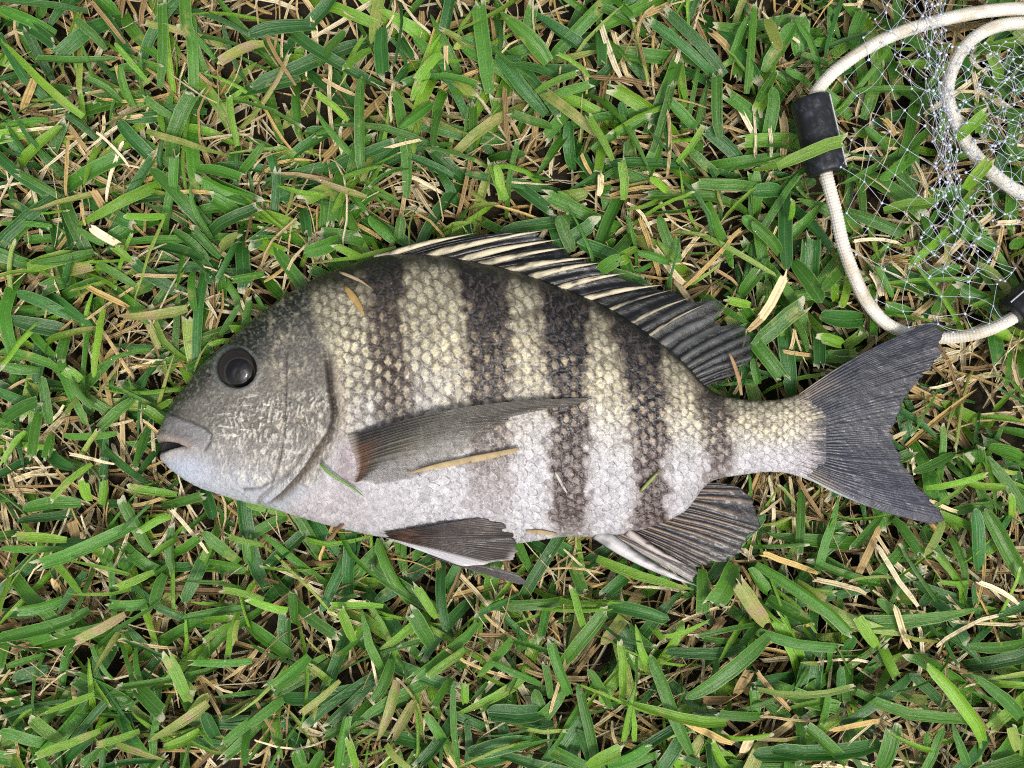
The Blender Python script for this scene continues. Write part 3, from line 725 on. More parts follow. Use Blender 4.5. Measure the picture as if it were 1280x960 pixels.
def build_body():
    NX, NT_, NB = 1180, 560, 40
    t = np.linspace(0, 1, NX)
    # stations: denser at the blunt snout and at the tail root
    w = 1/(1 + 7*np.exp(-t*70) + 2.0*np.exp(-(1-t)*40))
    s = np.r_[0, np.cumsum((w[1:]+w[:-1])/2)]; s /= s[-1]
    X = 198.3 + (1032.8-198.3)*s
    th = np.linspace(0, np.pi, NT_)
    c_top = -(0.62*np.cos(th) + 0.38*(1-2*th/np.pi))        # -1 dorsal edge .. 1 ventral edge
    thb = np.linspace(0, np.pi, NB+2)[1:-1]
    c_bot = np.cos(thb)
    c = np.r_[c_top, c_bot]
    sgn = np.r_[np.ones(NT_), -np.ones(NB)]
    a, b = ytop(X), ybot(X)
    b = np.maximum(b, a+0.6)
    px = np.repeat(X[:, None], len(c), 1)
    py = (a+b)[:, None]/2 + ((b-a)/2)[:, None]*c[None]
    T = thick(X)[:, None]
    base = prof(c)[None]*T
    upper = sgn[None] > 0

    # mouth: a wedge that runs in to the mid plane
    mx = np.clip((px-200)/38, 0, 1)
    mid = 560.5 + 0*px - 1.5*mx + 3*np.sin(mx*np.pi)*-1
    half = 9.0*(1-mx)**0.8 + 0.2
    dm = np.abs(py-mid)/half
    mouth = np.where(px < 238, 1-sstep(0.55, 1.15, dm), 0)
    base = base*(1 - 0.93*mouth)

    h = np.zeros(px.shape)                                   # relief in metres along the normal
    # -- head plates
    dl = poly_dist(px, py, MAXIL)
    h -= 0.0007*np.exp(-(dl/2.2)**2)
    lipU = poly_dist(px, py, [(200,545),(212,547),(226,550),(240,556)])
    lipL = poly_dist(px, py, [(206,571),(216,566),(228,564),(242,563)])
    h += 0.0012*np.exp(-(lipU/6.5)**2) + 0.0013*np.exp(-(lipL/7)**2)
    dpre = poly_dist(px, py, PREOP)
    h -= 0.0009*np.exp(-(dpre/2.2)**2)
    # gill cover: stands proud, drops at its rear edge
    dop = poly_dist(px, py, OPERC)
    oy = np.array(OPERC, float)
    ox = np.interp(py, oy[:, 1], oy[:, 0])
    front = (px < ox) & (py > 418) & (py < 632)
    topf = sstep(425, 455, py)*(1-sstep(622, 634, py))
    h += np.where(front, 0.0032*np.exp(-dop/30)*sstep(0, 2.5, dop), -0.0016*np.exp(-(dop/6)**2))*topf
    h += np.where(front, -0.0010*np.exp(-((dop-12)/2.4)**2)*sstep(535, 560, py), 0)
    # eye socket
    er = np.hypot(px-EYE[0], (py-EYE[1])*1.02)
    h += 0.0009*np.exp(-((er-28.5)/3.5)**2) - 0.0045*(1-sstep(19, 26, er))
    # nostril
    h -= 0.0012*np.exp(-(np.hypot((px-262)*1.4, py-467)/2.6)**2)
    h += 0.0005*np.exp(-((np.hypot((px-262)*1.3, py-467)-5)/2.0)**2)
    # pectoral root
    h += 0.0022*np.exp(-(((px-440)/17)**2 + ((py-578)/30)**2))
    # lateral line
    ll = [(430,430),(470,412),(520,405),(580,404),(640,412),(700,428),(760,450),(820,476),(880,508),(940,530),(1010,545)]
    dll = poly_dist(px, py, ll)

    # -- scales
    xs = np.linspace(190, 1040, 800)
    cs = np.interp(xs, [190, 400, 450, 600, 800, 900, 1040], [9, 10, 12.0, 12.6, 10.6, 8.6, 7.0])
    Uint = np.r_[0, np.cumsum((1/cs[1:]+1/cs[:-1])/2*np.diff(xs))]
    yc = np.interp(px, [198, 400, 600, 900, 1040], [540, 500, 495, 545, 546])
    rs = np.interp(px, [190, 430, 480, 650, 850, 950, 1040], [13, 15, 19, 18, 15, 12, 10])
    rel = (py-yc)/150
    bellyf = sstep(0.55, 1.1, rel)
    wx = (fbm(px/60, py/60, 3)-.5)*7; wy = (fbm(px/60, py/60, 8)-.5)*7
    U = np.interp(px + wx - 14*rel*np.abs(rel) , xs, Uint)
    V = (py + wy - yc)/rs*(1+0.30*bellyf)
    sh, du, dv, e, rnd = scales(U, V, seed=2)
    hx = np.interp(py, [300, 340, 400, 440, 520, 540, 600, 640, 700], [385, 380, 392, 412, 424, 420, 400, 350, 345])
    flank = sstep(-6, 12, px-hx)
    fine = flank*np.exp(-(((px-405)/75)**2 + ((py-640)/42)**2))           # breast: tiny scales
    proot = np.exp(-(((px-438)/22)**2 + ((py-578)/36)**2))
    wsc = flank*(1-.75*fine)*(1-.8*sstep(.3, .8, proot))*(1-.55*sstep(1000, 1030, px))
    nearedge = sstep(0.0, 0.06, 1-np.abs(c))[None]
    h += wsc*sh*0.00105*nearedge*(.7+.6*rnd)
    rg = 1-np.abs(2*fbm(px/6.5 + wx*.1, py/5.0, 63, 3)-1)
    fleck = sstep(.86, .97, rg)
    h += wsc*(rg-.7)*0.0004*nearedge
    # small scales on breast, pectoral root, cheek and gill cover
    U2 = (px + wx*.6)/6.2 + (py-600)*0.03; V2 = (py + wy*.6)/7.0
    sh2, du2, dv2, e2, rnd2 = scales(U2, V2, seed=5)
    w2 = np.clip(flank*(fine + sstep(.3, .8, proot)), 0, 1)
    h += w2*sh2*0.00035*nearedge
    U3 = (px + wx)/9.5; V3 = (py + wy)/10.5
    sh3, du3, dv3, e3, rnd3 = scales(U3, V3, seed=9)
    opz = (1-flank)*sstep(318, 352, px)*sstep(345, 380, py)*(1-sstep(590, 612, py))
    h += opz*sh3*0.0006
    # cheek creases: short upright wavering ridges
    ck = fbm(px/2.6 + 1.2*vnoise(px/22, py/22, 6)*3 + py*0.05, py/6.5, 12, 4)*.8 + .2*fbm(px/1.8, py/1.8, 13, 2)
    cheek = (1-flank)*sstep(238, 300, px)*sstep(478, 510, py + (px-300)*.05)*(1-sstep(596, 612, py-(px-300)*.08))
    h += cheek*(ck-.5)*0.0011
    fine_n = fbm(px/2.3, py/2.3, 20, 3)
    h += (fine_n-.5)*0.0005
    blot = fbm(px/28, py/28, 14)
    h += (fbm(px/45, py/45, 15)-.5)*0.0012*nearedge
    h -= 0.00018*np.exp(-(dll/2.0)**2)*wsc
    h = np.where(upper, h, 0)*(1-.8*mouth)

    z = Z0 + base*sgn[None]
    V3d = P(px, py, z)
    # bottom half mirrors the top half's plan so the solid is symmetric
    du_ = np.gradient(V3d, axis=0); dv_ = np.gradient(V3d, axis=1)
    nn = np.cross(du_, dv_); nn /= np.linalg.norm(nn, axis=2)[..., None] + 1e-12
    if nn[NX//2, NT_//2, 2] < 0: nn = -nn
    nn[:4] = np.array([0, 0, 1.0]); nn[-3:] = np.array([0, 0, 1.0])
    V3d = V3d + nn*h[..., None]

    # ---------------- pigment
    def C(*k): return lin(k)
    tt = np.clip((py - a[:, None])/np.maximum(b-a, 1)[:, None], 0, 1)     # 0 back .. 1 belly
    cream = C(216,207,174); white = C(200,199,203); grey = C(120,118,108); dark = C(26,24,27); brown = C(44,25,22)
    k1 = sstep(.30, .78, tt + (blot-.5)*.22)[..., None]
    base_c = cream*(1-k1) + white*k1
    # greyer towards the back
    kb = (1-sstep(.02, .34, tt + (blot-.5)*.12))[..., None]
    base_c = base_c*(1-.55*kb) + C(112,112,100)*.55*kb
    # bars
    bm = np.zeros(px.shape)
    for pts, inten in BANDS:
        q = np.asarray(inten, float)
        bm = np.maximum(bm, band(px, py, pts)*np.interp(py, q[:, 0], q[:, 1]))
    bm *= flank
    kd = sstep(.25, .75, tt)[..., None]
    dark_c = dark*(1-kd) + brown*kd
    # each scale: pale centre, pigment gathered round its rim
    q = .6*np.sqrt(((du-.60)/.47)**2 + (dv/.46)**2) + .4*(np.abs(du-.60)/.52 + np.abs(dv)/.52)
    spot = 1-sstep(.56-.14*bm, 1.06-.12*bm, q + (fine_n-.5)*.75 + (fbm(px/7, py/9, 66, 2)-.5)*.45)
    jl = sstep(.74, 1.08, q + (fine_n-.5)*.5)
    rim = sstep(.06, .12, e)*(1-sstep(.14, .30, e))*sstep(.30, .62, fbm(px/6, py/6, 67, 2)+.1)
    sp_amt = np.clip(.85*spot*sstep(.10, .42, tt + (rnd-.5)*.22)*(1-.42*sstep(.45, .75, tt))*(.6+.5*rnd), 0, 1)
    pig = np.clip(bm*(1-sp_amt), 0, 1)[..., None]
    spot_c = base_c*np.clip(.70+.34*rnd, 0, 1.1)[..., None]
    bk = (bm*.6)[..., None]; spot_c = spot_c*(1-bk) + C(150,122,98)*bk
    col = spot_c*(1-pig) + dark_c*pig
    # thin dark joint lines between all scales, pale membranous rim that also paints in the edge glints
    ws3 = wsc[..., None]
    joint = (1-sstep(.10, .62, spot + .25))*(1-bm)
    col = col*(1 - ws3*.25*(1-spot[..., None])*(1-.85*k1))
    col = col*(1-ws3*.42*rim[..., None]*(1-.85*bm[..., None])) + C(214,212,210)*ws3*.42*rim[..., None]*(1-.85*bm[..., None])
    # purple-grey cast low down
    lav = (sstep(.5, .9, tt)*.35*fbm(px/40, py/40, 22)*(1-.9*bm))[..., None]
    col = col*(1-lav) + C(134,126,138)*lav
    jc = C(84,72,52)*(1-k1) + C(112,102,110)*k1
    ln = (1-sstep(.03, .12, e + (fine_n-.5)*.10))
    jj = (np.maximum(.75*ln, jl*.55*(1-.75*k1[..., 0]))*wsc*(1-bm)*(.5+.8*fbm(px/14, py/14, 69, 2)))[..., None]
    col = col*(1-jj) + jc*jj
    fk = (fleck*wsc*(.62-.4*bm)*sstep(.08, .4, tt)*(.35+.65*jl))[..., None]  # white streak glints painted into the scale colour
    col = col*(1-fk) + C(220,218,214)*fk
    pit = ((1-sstep(.32, .45, fbm(px/2.8, py/4.6, 68, 3)))*wsc*(.42+.25*bm)*(1-.4*k1[..., 0]))[..., None]
    col = col*(1-pit) + C(84,74,70)*pit
    # shoulder patch: dark scale rims
    sm = np.exp(-(((px-484)/44)**2 + ((py-470)/80)**2))*(1-spot)*.8*wsc
    col = col*(1-sm[..., None]) + C(44,32,26)*sm[..., None]
    # dark wet back edge
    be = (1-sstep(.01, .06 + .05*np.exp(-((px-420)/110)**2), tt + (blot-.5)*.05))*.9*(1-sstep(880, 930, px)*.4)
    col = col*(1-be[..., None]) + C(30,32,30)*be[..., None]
    # breast and pectoral root: small scale colouring
    c2 = C(180,174,177)*(1-.34*(1-sstep(.02, .25, e2 + (fine_n-.5)*.5)))[..., None]*(0.8+.35*rnd2)[..., None]
    pr = proot[..., None]
    c2 = c2*(1-.35*pr) + C(132,106,106)*.35*pr
    col = col*(1-w2[..., None]) + c2*w2[..., None]
    # gill region behind the cover: brownish pink skin
    gb = (~front)*np.exp(-(dop/14)**2)*sstep(440, 470, py)
    col = col*(1-.65*gb[..., None]) + C(150,122,104)*.65*gb[..., None]
    gl = (np.where(front, np.exp(-(dop/1.2)**2), np.exp(-(dop/4.0)**2)))*topf  # shadow crease along the gill edge, painted dark
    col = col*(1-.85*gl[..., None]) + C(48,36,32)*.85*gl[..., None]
    # head
    hk = np.clip((py - a[:, None])/np.maximum(b-a, 1)[:, None], 0, 1)
    head = C(36,40,37)*np.ones(px.shape+(1,))
    k = sstep(.06, .36, hk + (blot-.5)*.2)[..., None]; head = head*(1-k) + C(112,108,100)*k
    k = sstep(.5, .78, hk + (blot-.5)*.25)[..., None]; head = head*(1-k) + C(150,146,143)*k
    k = sstep(.76, .95, hk + (blot-.5)*.15)[..., None]; head = head*(1-k) + C(172,175,183)*k
    sn = (1-sstep(225, 320, px))*(1-sstep(.55, .75, hk)); head = head*(1-.35*sn[..., None]) + C(84,84,80)*.35*sn[..., None]
    st = sstep(.53, .63, ck)*cheek*sstep(.3, .6, fbm(px/25, py/25, 17)+.08); head = head*(1-.62*st[..., None]) + C(222,218,206)*.62*st[..., None]
    sd = sstep(.50, .40, ck)*cheek*0 + (1-sstep(.36, .46, ck))*cheek; head = head*(1-.35*sd[..., None]) + C(92,86,80)*.35*sd[..., None]
    o3 = opz*(1-sstep(.06, .3, e3)); head = head*(1-.2*o3[..., None]) + C(88,82,78)*.2*o3[..., None]
    o4 = opz*sstep(.5, .75, fbm(px/5, py/7, 40))*sstep(.35, .65, fbm(px/30, py/30, 41)); head = head*(1-.45*o4[..., None]) + C(214,204,178)*.45*o4[..., None]
    sc = sstep(.70, .76, fbm(px/14 + py/9, py/3.4 - px/60, 44, 3))*sstep(255, 290, px)*sstep(485, 500, py)*(1-sstep(540, 560, py))*(1-sstep(345, 365, px))
    head = head*(1-.6*sc[..., None]) + C(232,228,214)*.6*sc[..., None]
    mt = sstep(.5, .7, fbm(px/2.4, py/2.4, 46, 3)); head = head*(1-.22*mt[..., None]) + C(190,186,174)*.22*mt[..., None]
    md = sstep(.52, .7, fbm(px/2.8, py/2.8, 47, 3)); head = head*(1-.35*md[..., None]) + head*.45*.35*md[..., None]
    # jaws and lips
    jaw = np.exp(-(((px-235)/34)**2 + ((py-588)/20)**2))
    head = head*(1-.75*jaw[..., None]) + C(178,186,204)*.75*jaw[..., None]
    mwx = px + (fbm(px/6, py/6, 48, 2)-.5)*9; mwy = py + (fbm(px/6, py/6, 49, 2)-.5)*9
    maxm = in_poly(mwx, mwy, [(199,540),(206,526),(216,516),(232,524),(254,533),(265,544),(258,562),(242,558),(226,551),(206,549)])
    head = np.where(maxm[..., None], head*.35 + .65*C(128,127,130)*(.55+.9*blot[..., None]), head)
    lp = np.exp(-(lipU/4.5)**2)[..., None]; head = head*(1-.75*lp) + C(158,142,134)*.75*lp
    lp = np.exp(-(poly_dist(px, py, [(205,569),(215,565),(226,563)])/6)**2)[..., None]; head = head*(1-.6*lp) + C(176,168,164)*.6*lp
    for d_, w_, cc, s_ in ((dl, 1.6, C(54,52,54), .7), (dpre, 1.8, C(70,66,66), .6)):
        g = np.exp(-(d_/w_)**2)[..., None]*s_; head = head*(1-g) + cc*g
    ring = np.exp(-((er-27.0)/2.2)**2)[..., None]*.6*(.4+.9*blot[..., None]); head = head*(1-ring) + C(110,118,122)*ring
    sock = (1-sstep(22, 26, er))[..., None]; head = head*(1-sock) + C(18,18,20)*sock
    g = np.exp(-(np.hypot((px-262)*1.4, py-467)/3.0)**2)[..., None]; head = head*(1-.8*g) + C(24,24,26)*.8*g
    dg = (np.exp(-((dop-13)/2.0)**2)*front*sstep(545, 570, py)*.6)[..., None]; head = head*(1-dg) + C(90,82,70)*dg
    fl = flank[..., None]
    col = head*(1-fl) + col*fl
    gl = (np.where(front, np.exp(-(dop/1.5)**2), np.exp(-(dop/4.5)**2)))*topf*sstep(440, 470, py)  # same painted shadow crease, laid over head and flank
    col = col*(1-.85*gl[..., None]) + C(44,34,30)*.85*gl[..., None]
    gs = np.where(front, 0, np.exp(-(dop/11)**2))*sstep(535, 560, py)*topf*.7  # painted shading on the skin behind the gill cover
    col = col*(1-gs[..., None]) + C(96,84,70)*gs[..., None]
    mo = mouth[..., None]; col = col*(1-mo) + C(22,14,12)*mo  # cavity darkness painted into the mouth wedge
    # nape: black wet patch
    npz = np.exp(-(((px-430)/60)**2 + ((py-343)/16)**2))*.8*sstep(.45, .6, fbm(px/20, py/14, 50)+.12)
    col = col*(1-npz[..., None]) + C(24,25,24)*npz[..., None]
    # tail root runs into the fin's colour
    tk = sstep(985, 1036, px + 10*np.abs((py-546)/50)**2 + (fine_n-.5)*22)[..., None]
    col = col*(1-.35*tk) + C(150,128,124)*.35*tk
    fang = (py-546)/np.maximum(px-900, 10)
    strk = fbm(fang*150, px/40, 73, 2)
    tk2 = sstep(1008, 1030, px + 16*((py-546)/50)**2*0 + 6*((py-546)/45)**2 + (strk-.5)*50)[..., None]
    col = col*(1-.9*tk2) + (C(52,54,61)*(.6+.8*strk)[..., None])*.9*tk2
    # mottling
    col = col*(0.80+.4*fbm(px/5, py/5, 60, 3))[..., None]
    col = np.clip(col*0.86, 0.004, .85)
    col = np.where(upper[..., None], col, white*.9)
    m = len(c)
    verts = V3d.reshape(-1, 3); quads = grid_quads(NX, m, True)
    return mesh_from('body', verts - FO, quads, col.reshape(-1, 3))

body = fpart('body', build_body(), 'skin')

# ---- fins: a solid membrane with raised rays
def fin_mesh(pairs, zfun, colfun, nray, per=6, nlen=70, ridge=.0005, th=.0005, bow=0.0, jag=.05, inset=14, ragged=1.0, seed=0, fork=True, bowfun=None):
    r = np.linspace(0, 1, nray*per+1)
    w = np.linspace(0, 1, nlen)
    bx, by, tx, ty = rays_at(pairs, r)
    rr = np.random.default_rng(seed)
    # ragged edge: splits between bundles of rays
    cut = vnoise(r*nray*1.0, 0*r, seed+3)*jag + ragged*jag*2.2*sstep(.72, .95, vnoise(r*nray*.55, 0*r+4, seed+5)) + jag*.7*vnoise(r*nray*3.1, 0*r, seed+9)
    cut = cut - jag*.5
    dx, dy = tx-bx, ty-by; L = np.hypot(dx, dy)
    bx2, by2 = bx - dx/L*inset, by - dy/L*inset
    W, R = np.meshgrid(w, r, indexing='ij')
    ww = W*(1-cut[None])
    bw = bow if bowfun is None else bowfun(r)
    px = bx2 + (tx-bx2)*ww + (dy/L)*np.sin(np.pi*ww)*bw
    py = by2 + (ty-by2)*ww - (dx/L)*np.sin(np.pi*ww)*bw
    ph = R*nray + (vnoise(R*nray*.7, 0*R, seed+13)-.5)*.9 + (vnoise(R*nray*.8, W*3, seed+15)-.5)*.25
    fk = np.cos(2*np.pi*ph)
    if fork: fk = fk*(1-sstep(.3, .6, W)) + np.cos(4*np.pi*ph)*.8*sstep(.3, .6, W)
    rid = .5+.5*fk
    rid = rid*(.55+.75*vnoise(R*nray*1.0, W*2.5, seed+17))
    rid = np.clip(rid, 0, 1)
    thin = (1-.75*W)
    zz = zfun(px, py, W, R)
    up = P(px, py, zz + ridge*rid*thin + (fbm(px/9, py/9, seed+2)-.5)*.0006)
    lo = P(px, py, zz - th*(1.1-W) - ridge*.4*rid*thin)
    col = np.clip(colfun(px, py, W, R, rid), 0.003, 1)
    n, m = W.shape
    # ring of top row then bottom row reversed -> closed section along r
    V = np.concatenate([up, lo[:, ::-1]], 1); Cc = np.concatenate([col, col[:, ::-1]], 1)
    q = grid_quads(n, 2*m, True)
    capt = np.stack([(n-1)*2*m + np.arange(m-1), (n-1)*2*m + 2*m-1-np.arange(m-1), (n-1)*2*m + 2*m-2-np.arange(m-1), (n-1)*2*m + 1+np.arange(m-1)], 1)
    return mesh_from('fin', V.reshape(-1, 3) - FO, np.concatenate([q, capt]), Cc.reshape(-1, Cc.shape[-1]))

def mixc(a, b, k): return a*(1-k[..., None]) + b*k[..., None]
def al(c, a): return np.concatenate([c, a[..., None]], -1)

def col_tail(px, py, W, R, rid):
    n = fbm(px/30, py/30, 71)
    c = mixc(lin((28,30,37))*np.ones(px.shape+(1,)), lin((58,61,74)), rid*.75)
    c = c*(.7+.6*fbm(R*60, W*4, 74, 2))[..., None]
    c = mixc(c, lin((96,95,96)), .3*sstep(.55, .8, n)*rid)
    c = mixc(c, lin((46,48,66)), .5*sstep(.55, .95, R)*sstep(.1, .5, W))
    edge = np.minimum(R, 1-R)
    root = (1-sstep(.18, .40, W + (fbm(R*40, W*2, 72)-.5)*.4))*sstep(.22, .04, edge)*rid
    c = mixc(c, lin((176,158,138)), root*.75*(.35+.65*rid))
    c = mixc(c, lin((22,22,24)), .5*sstep(.25, .0, edge*6)*0)
    lowe = sstep(.965, .995, R)*(1-sstep(.25, .6, W)); c = mixc(c, lin((170,178,180)), lowe*.7)
    return al(c, np.ones(px.shape))
def z_tail(px, py, W, R):
    return Z0 + .0008*np.sin(R*9) + .0015*W + .004*W*W*np.cos(R*np.pi)*0.6 + .0006*(fbm(px/40, py/40, 70)-.5)
fpart('tail_fin', fin_mesh(TAIL, z_tail, col_tail, 40, 8, 110, .00028, .0006, jag=.05, seed=2, bowfun=lambda r: 9*(1-2*r)), 'fin')

def col_dors(px, py, W, R, rid):
    soft = sstep(.55, .68, R)
    c = mixc(lin((14,15,17))*np.ones(px.shape+(1,)), lin((84,86,86)), sstep(.35, .95, rid)*.75*soft*(.4+.9*fbm(px/12, py/6, 83)))
    c = mixc(c, lin((128,122,112)), soft*sstep(.75, 1, rid)*(1-sstep(.1, .45, W))*.5)
    c = mixc(c, lin((66,70,72)), .35*sstep(.55, .75, fbm(px/8, py/8, 81)))
    return al(c, 1 - soft*sstep(.70, 1, W)*(.25+.5*(1-rid)))
def z_dors(px, py, W, R):
    return Z0 + .001 - .002*W + .001*np.sin(R*23)*W
dors = fpart('dorsal_fin', fin_mesh(DORSAL, z_dors, col_dors, 26, 8, 60, .0009, .0005, jag=.11, seed=4, fork=False, bow=3), 'fin')

def spine(parent, x0, y0, x1, y1, w, z0, z1, c0, c1, inset=10, bow=3, seed=0):
    d = np.array([x1-x0, y1-y0], float); L = np.hypot(*d); d /= L
    t = np.linspace(0, 1, 26)
    X = x0 - d[0]*inset + (L+inset)*d[0]*t + d[1]*bow*np.sin(np.pi*t)
    Y = y0 - d[1]*inset + (L+inset)*d[1]*t - d[0]*bow*np.sin(np.pi*t)
    p = P(X, Y, z0 + (z1-z0)*t)
    rad = .5*w*MPP*np.clip(1.02 - t**1.6, .04, 1)
    v, q = tube(p, rad, 10, .62)
    n = len(v)//10; a = np.arange(10)/10*2*np.pi
    ang = np.tile(np.sin(a+.5), n); tt = np.repeat(np.r_[0, t, 1], 10)
    k = sstep(-.3, .5, ang + (fbm(tt*7, ang*2, seed)-.5)*2.4 - .42)*(1-.75*sstep(.80, 1, tt))
    col = c1*(1-k[:, None]) + c0*k[:, None]
    col *= (.75+.5*fbm(tt*30, ang*3, seed+4))[:, None]
    return fpart('spine', mesh_from('spine', v-FO, q, col), 'spine', parent)
SPN = [(478,321,596,291,9),(530,321,686,287,10),(572,326,701,299,10),(602,331,714,309,9),(632,339,740,322,10),(662,348,753,328,10),(700,361,785,341,9),
       (732,374,830,356,9),(762,388,846,361,6),(790,404,866,371,6),(812,420,884,379,5)]
for i, (x0, y0, x1, y1, w) in enumerate(SPN):
    spine(dors, x0, y0, x1, y1, w, Z0+.0012, Z0+.0008, lin((188,178,150))*(1 if i < 8 else .55), lin((28,27,27)), seed=i)

def col_anal(px, py, W, R, rid):
    c = mixc(lin((30,30,36))*np.ones(px.shape+(1,)), lin((118,98,80)), sstep(.45, .9, rid)*.85*(1-.6*sstep(.35, 1, W)))
    c = mixc(c, lin((150,136,116)), .45*sstep(.7, 1, rid)*sstep(.45, .75, fbm(px/16, py/16, 91)))
    c = mixc(c, lin((160,154,150)), .6*(1-sstep(.05, .12, R)))
    return al(c, 1-.2*sstep(.8, 1, W))
def z_anal(px, py, W, R):
    return Z0 + .0015 - .001*W
anal = fpart('anal_fin', fin_mesh(ANAL, z_anal, col_anal, 16, 10, 60, .0008, .0005, jag=.11, seed=6, fork=False, bow=2), 'fin')
spine(anal, 752, 668, 873, 733, 19, Z0+.002, Z0+.0005, lin((178,176,176)), lin((70,68,68)), inset=6, bow=-5, seed=40)
spine(anal, 790, 667, 860, 707, 11, Z0+.003, Z0+.002, lin((160,150,144)), lin((50,46,46)), inset=6, bow=-3, seed=41)

def z_on_body(lift):
    def f(px, py, W, R):
        zb = body_z(px, py)
        return zb + lift
    return f
def col_pect(px, py, W, R, rid):
    n = fbm(px/14, py/5, 95)
    c = mixc(lin((38,37,36))*np.ones(px.shape+(1,)), lin((100,94,82)), rid*.7)
    c = mixc(c, lin((148,142,120)), .6*sstep(.3, .7, R)*rid*sstep(.15, .5, W))
    c = mixc(c, lin((26,24,24)), .85*(1-sstep(.0, .55, R))*(1-sstep(.12, .42, W)))
    base = (1-sstep(.06, .20, W)); c = mixc(c, lin((78,54,40)), base*.9*sstep(.12, .3, R))
    c = mixc(c, lin((150,138,130)), (1-sstep(.0, .05, W)) * .8)
    a = 1 - .75*sstep(.25, .8, R)*sstep(.08, .30, W) - .40*sstep(.45, 1, W)*sstep(.1, .3, R)
    a = a - .15*(1-rid)*sstep(.2, .5, W)
    return al(c*(.8+.4*n)[..., None], np.clip(a, .2, 1))
def z_pect(px, py, W, R):
    return body_z(px, py) + .0016 + .0035*np.sin(np.pi*np.clip(W*1.1, 0, 1))*(1-R) + .0012*(1-W)
fpart('pectoral_fin', fin_mesh(PECT, z_pect, col_pect, 17, 8, 90, .0006, .0004, jag=.02, seed=8, inset=6, bowfun=lambda r: 13-10*r), 'fin')

def col_pelv(px, py, W, R, rid):
    c = mixc(lin((32,31,33))*np.ones(px.shape+(1,)), lin((88,76,70)), rid*.8)
    c = mixc(c, lin((122,92,74)), .5*(1-sstep(.1, .4, W)))
    c = mixc(c, lin((30,29,31)), .5*sstep(.4, .7, fbm(px/18, py/8, 97)))
    lt = sstep(.84, .92, R); c = mixc(c, lin((186,184,188)), lt*.75)
    rim = sstep(.93, 1, W); c = mixc(c, lin((190,184,178)), rim*.5*sstep(.5, .7, R))
    return al(c, np.ones(px.shape))
def z_pelv(px, py, W, R):
    q = (ybot(np.clip(px, 199, 1030)) - py)
    return Z0 + (body_z(px, np.minimum(py, ybot(np.clip(px, 199, 1030))-8))-Z0)*sstep(-26, 10, q) + .0022 + .001*np.sin(W*4)
fpart('pelvic_fin', fin_mesh(PELV, z_pelv, col_pelv, 13, 9, 70, .0009, .0005, jag=.085, seed=10, inset=4), 'fin')
def col_pelv2(px, py, W, R, rid):
    c = mixc(lin((36,36,38))*np.ones(px.shape+(1,)), lin((96,90,84)), rid*.8)
    return al(c, np.ones(px.shape))
fpart('pelvic_fin', fin_mesh(PELV2, lambda px, py, W, R: Z0 - .002 + 0*px, col_pelv2, 5, 8, 50, .0006, .0005, jag=.05, seed=12, inset=12), 'fin')

# ---- eye
def dome(r0, r1, hgt, nr=30, na=72, prof_=None):
    rr = np.linspace(0, 1, nr); aa = np.arange(na)/na*2*np.pi
    R, A = np.meshgrid(rr, aa, indexing='ij')
    return R, A
def build_eye():
    nr, na = 40, 80
    R, A = np.meshgrid(np.linspace(0.004, 1, nr), np.arange(na)/na*2*np.pi, indexing='ij')
    zs = body_z(np.array([EYE[0]]), np.array([EYE[1]]))[0]
    z = zs - .0018 + .0046*np.sqrt(np.clip(1-(R*.97)**2, 0, 1))
    z = z + .0007*(fbm(R*np.cos(A)*2.2+5, R*np.sin(A)*2.2+5, 78, 3)-.5)*(1-R**4)
    px = EYE[0] + R*25.5*np.cos(A); py = EYE[1] + R*25.5*np.sin(A)
    v = P(px, py, z)
    n = fbm(R*9, np.cos(A)*6 + np.sin(A)*3, 77)
    c = lin((15,13,14))*np.ones(R.shape+(1,))
    # brownish iris shows as a crescent towards the forehead
    off = np.hypot((px-EYE[0]-3), (py-EYE[1]-5))
    iris = sstep(17.5, 20, off)
    c = mixc(c, lin((38,31,26)), iris*(.2+.8*n))
    c = mixc(c, lin((96,92,80)), np.exp(-((off-18.6)/.8)**2)*.22)
    c = mixc(c, lin((70,78,86)), sstep(.95, 1, R)*.5)
    return mesh_from('eye', v.reshape(-1, 3)-FO, grid_quads(nr, na, True), c.reshape(-1, 3)), zs
em, eye_z = build_eye()
eye = fpart('eye', em, 'eye')
def build_pupil():
    nr, na = 14, 60
    R, A = np.meshgrid(np.linspace(0.01, 1, nr), np.arange(na)/na*2*np.pi, indexing='ij')
    rr = R*15.5
    px = EYE[0]+1.5+rr*np.cos(A); py = EYE[1]+2.5+rr*np.sin(A)
    d = np.hypot(px-EYE[0], py-EYE[1])/25.5
    z = eye_z - .0018 + .0046*np.sqrt(np.clip(1-(d*.97)**2, 0, 1)) + .0007*(fbm(d*np.cos(np.arctan2(py-EYE[1], px-EYE[0]))*2.2+5, d*np.sin(np.arctan2(py-EYE[1], px-EYE[0]))*2.2+5, 78, 3)-.5)*(1-d**4) + .00012*(1-R**6)
    return mesh_from('pupil', P(px, py, z).reshape(-1, 3)-FO, grid_quads(nr, na, True), np.broadcast_to(lin((7,7,9)), (nr*na, 3)))
fpart('pupil', build_pupil(), 'eye', eye)
# ------------------------------------------------------------------ cast net: cord, sliding floats, knotted mesh
net = bpy.data.objects.new('cast_net', None); COL.objects.link(net)
NO = np.array(P(1150, 200, 0.0)); net.location = NO
tag(net, 'white cord net with knotted clear mesh and black tube floats', 'net')

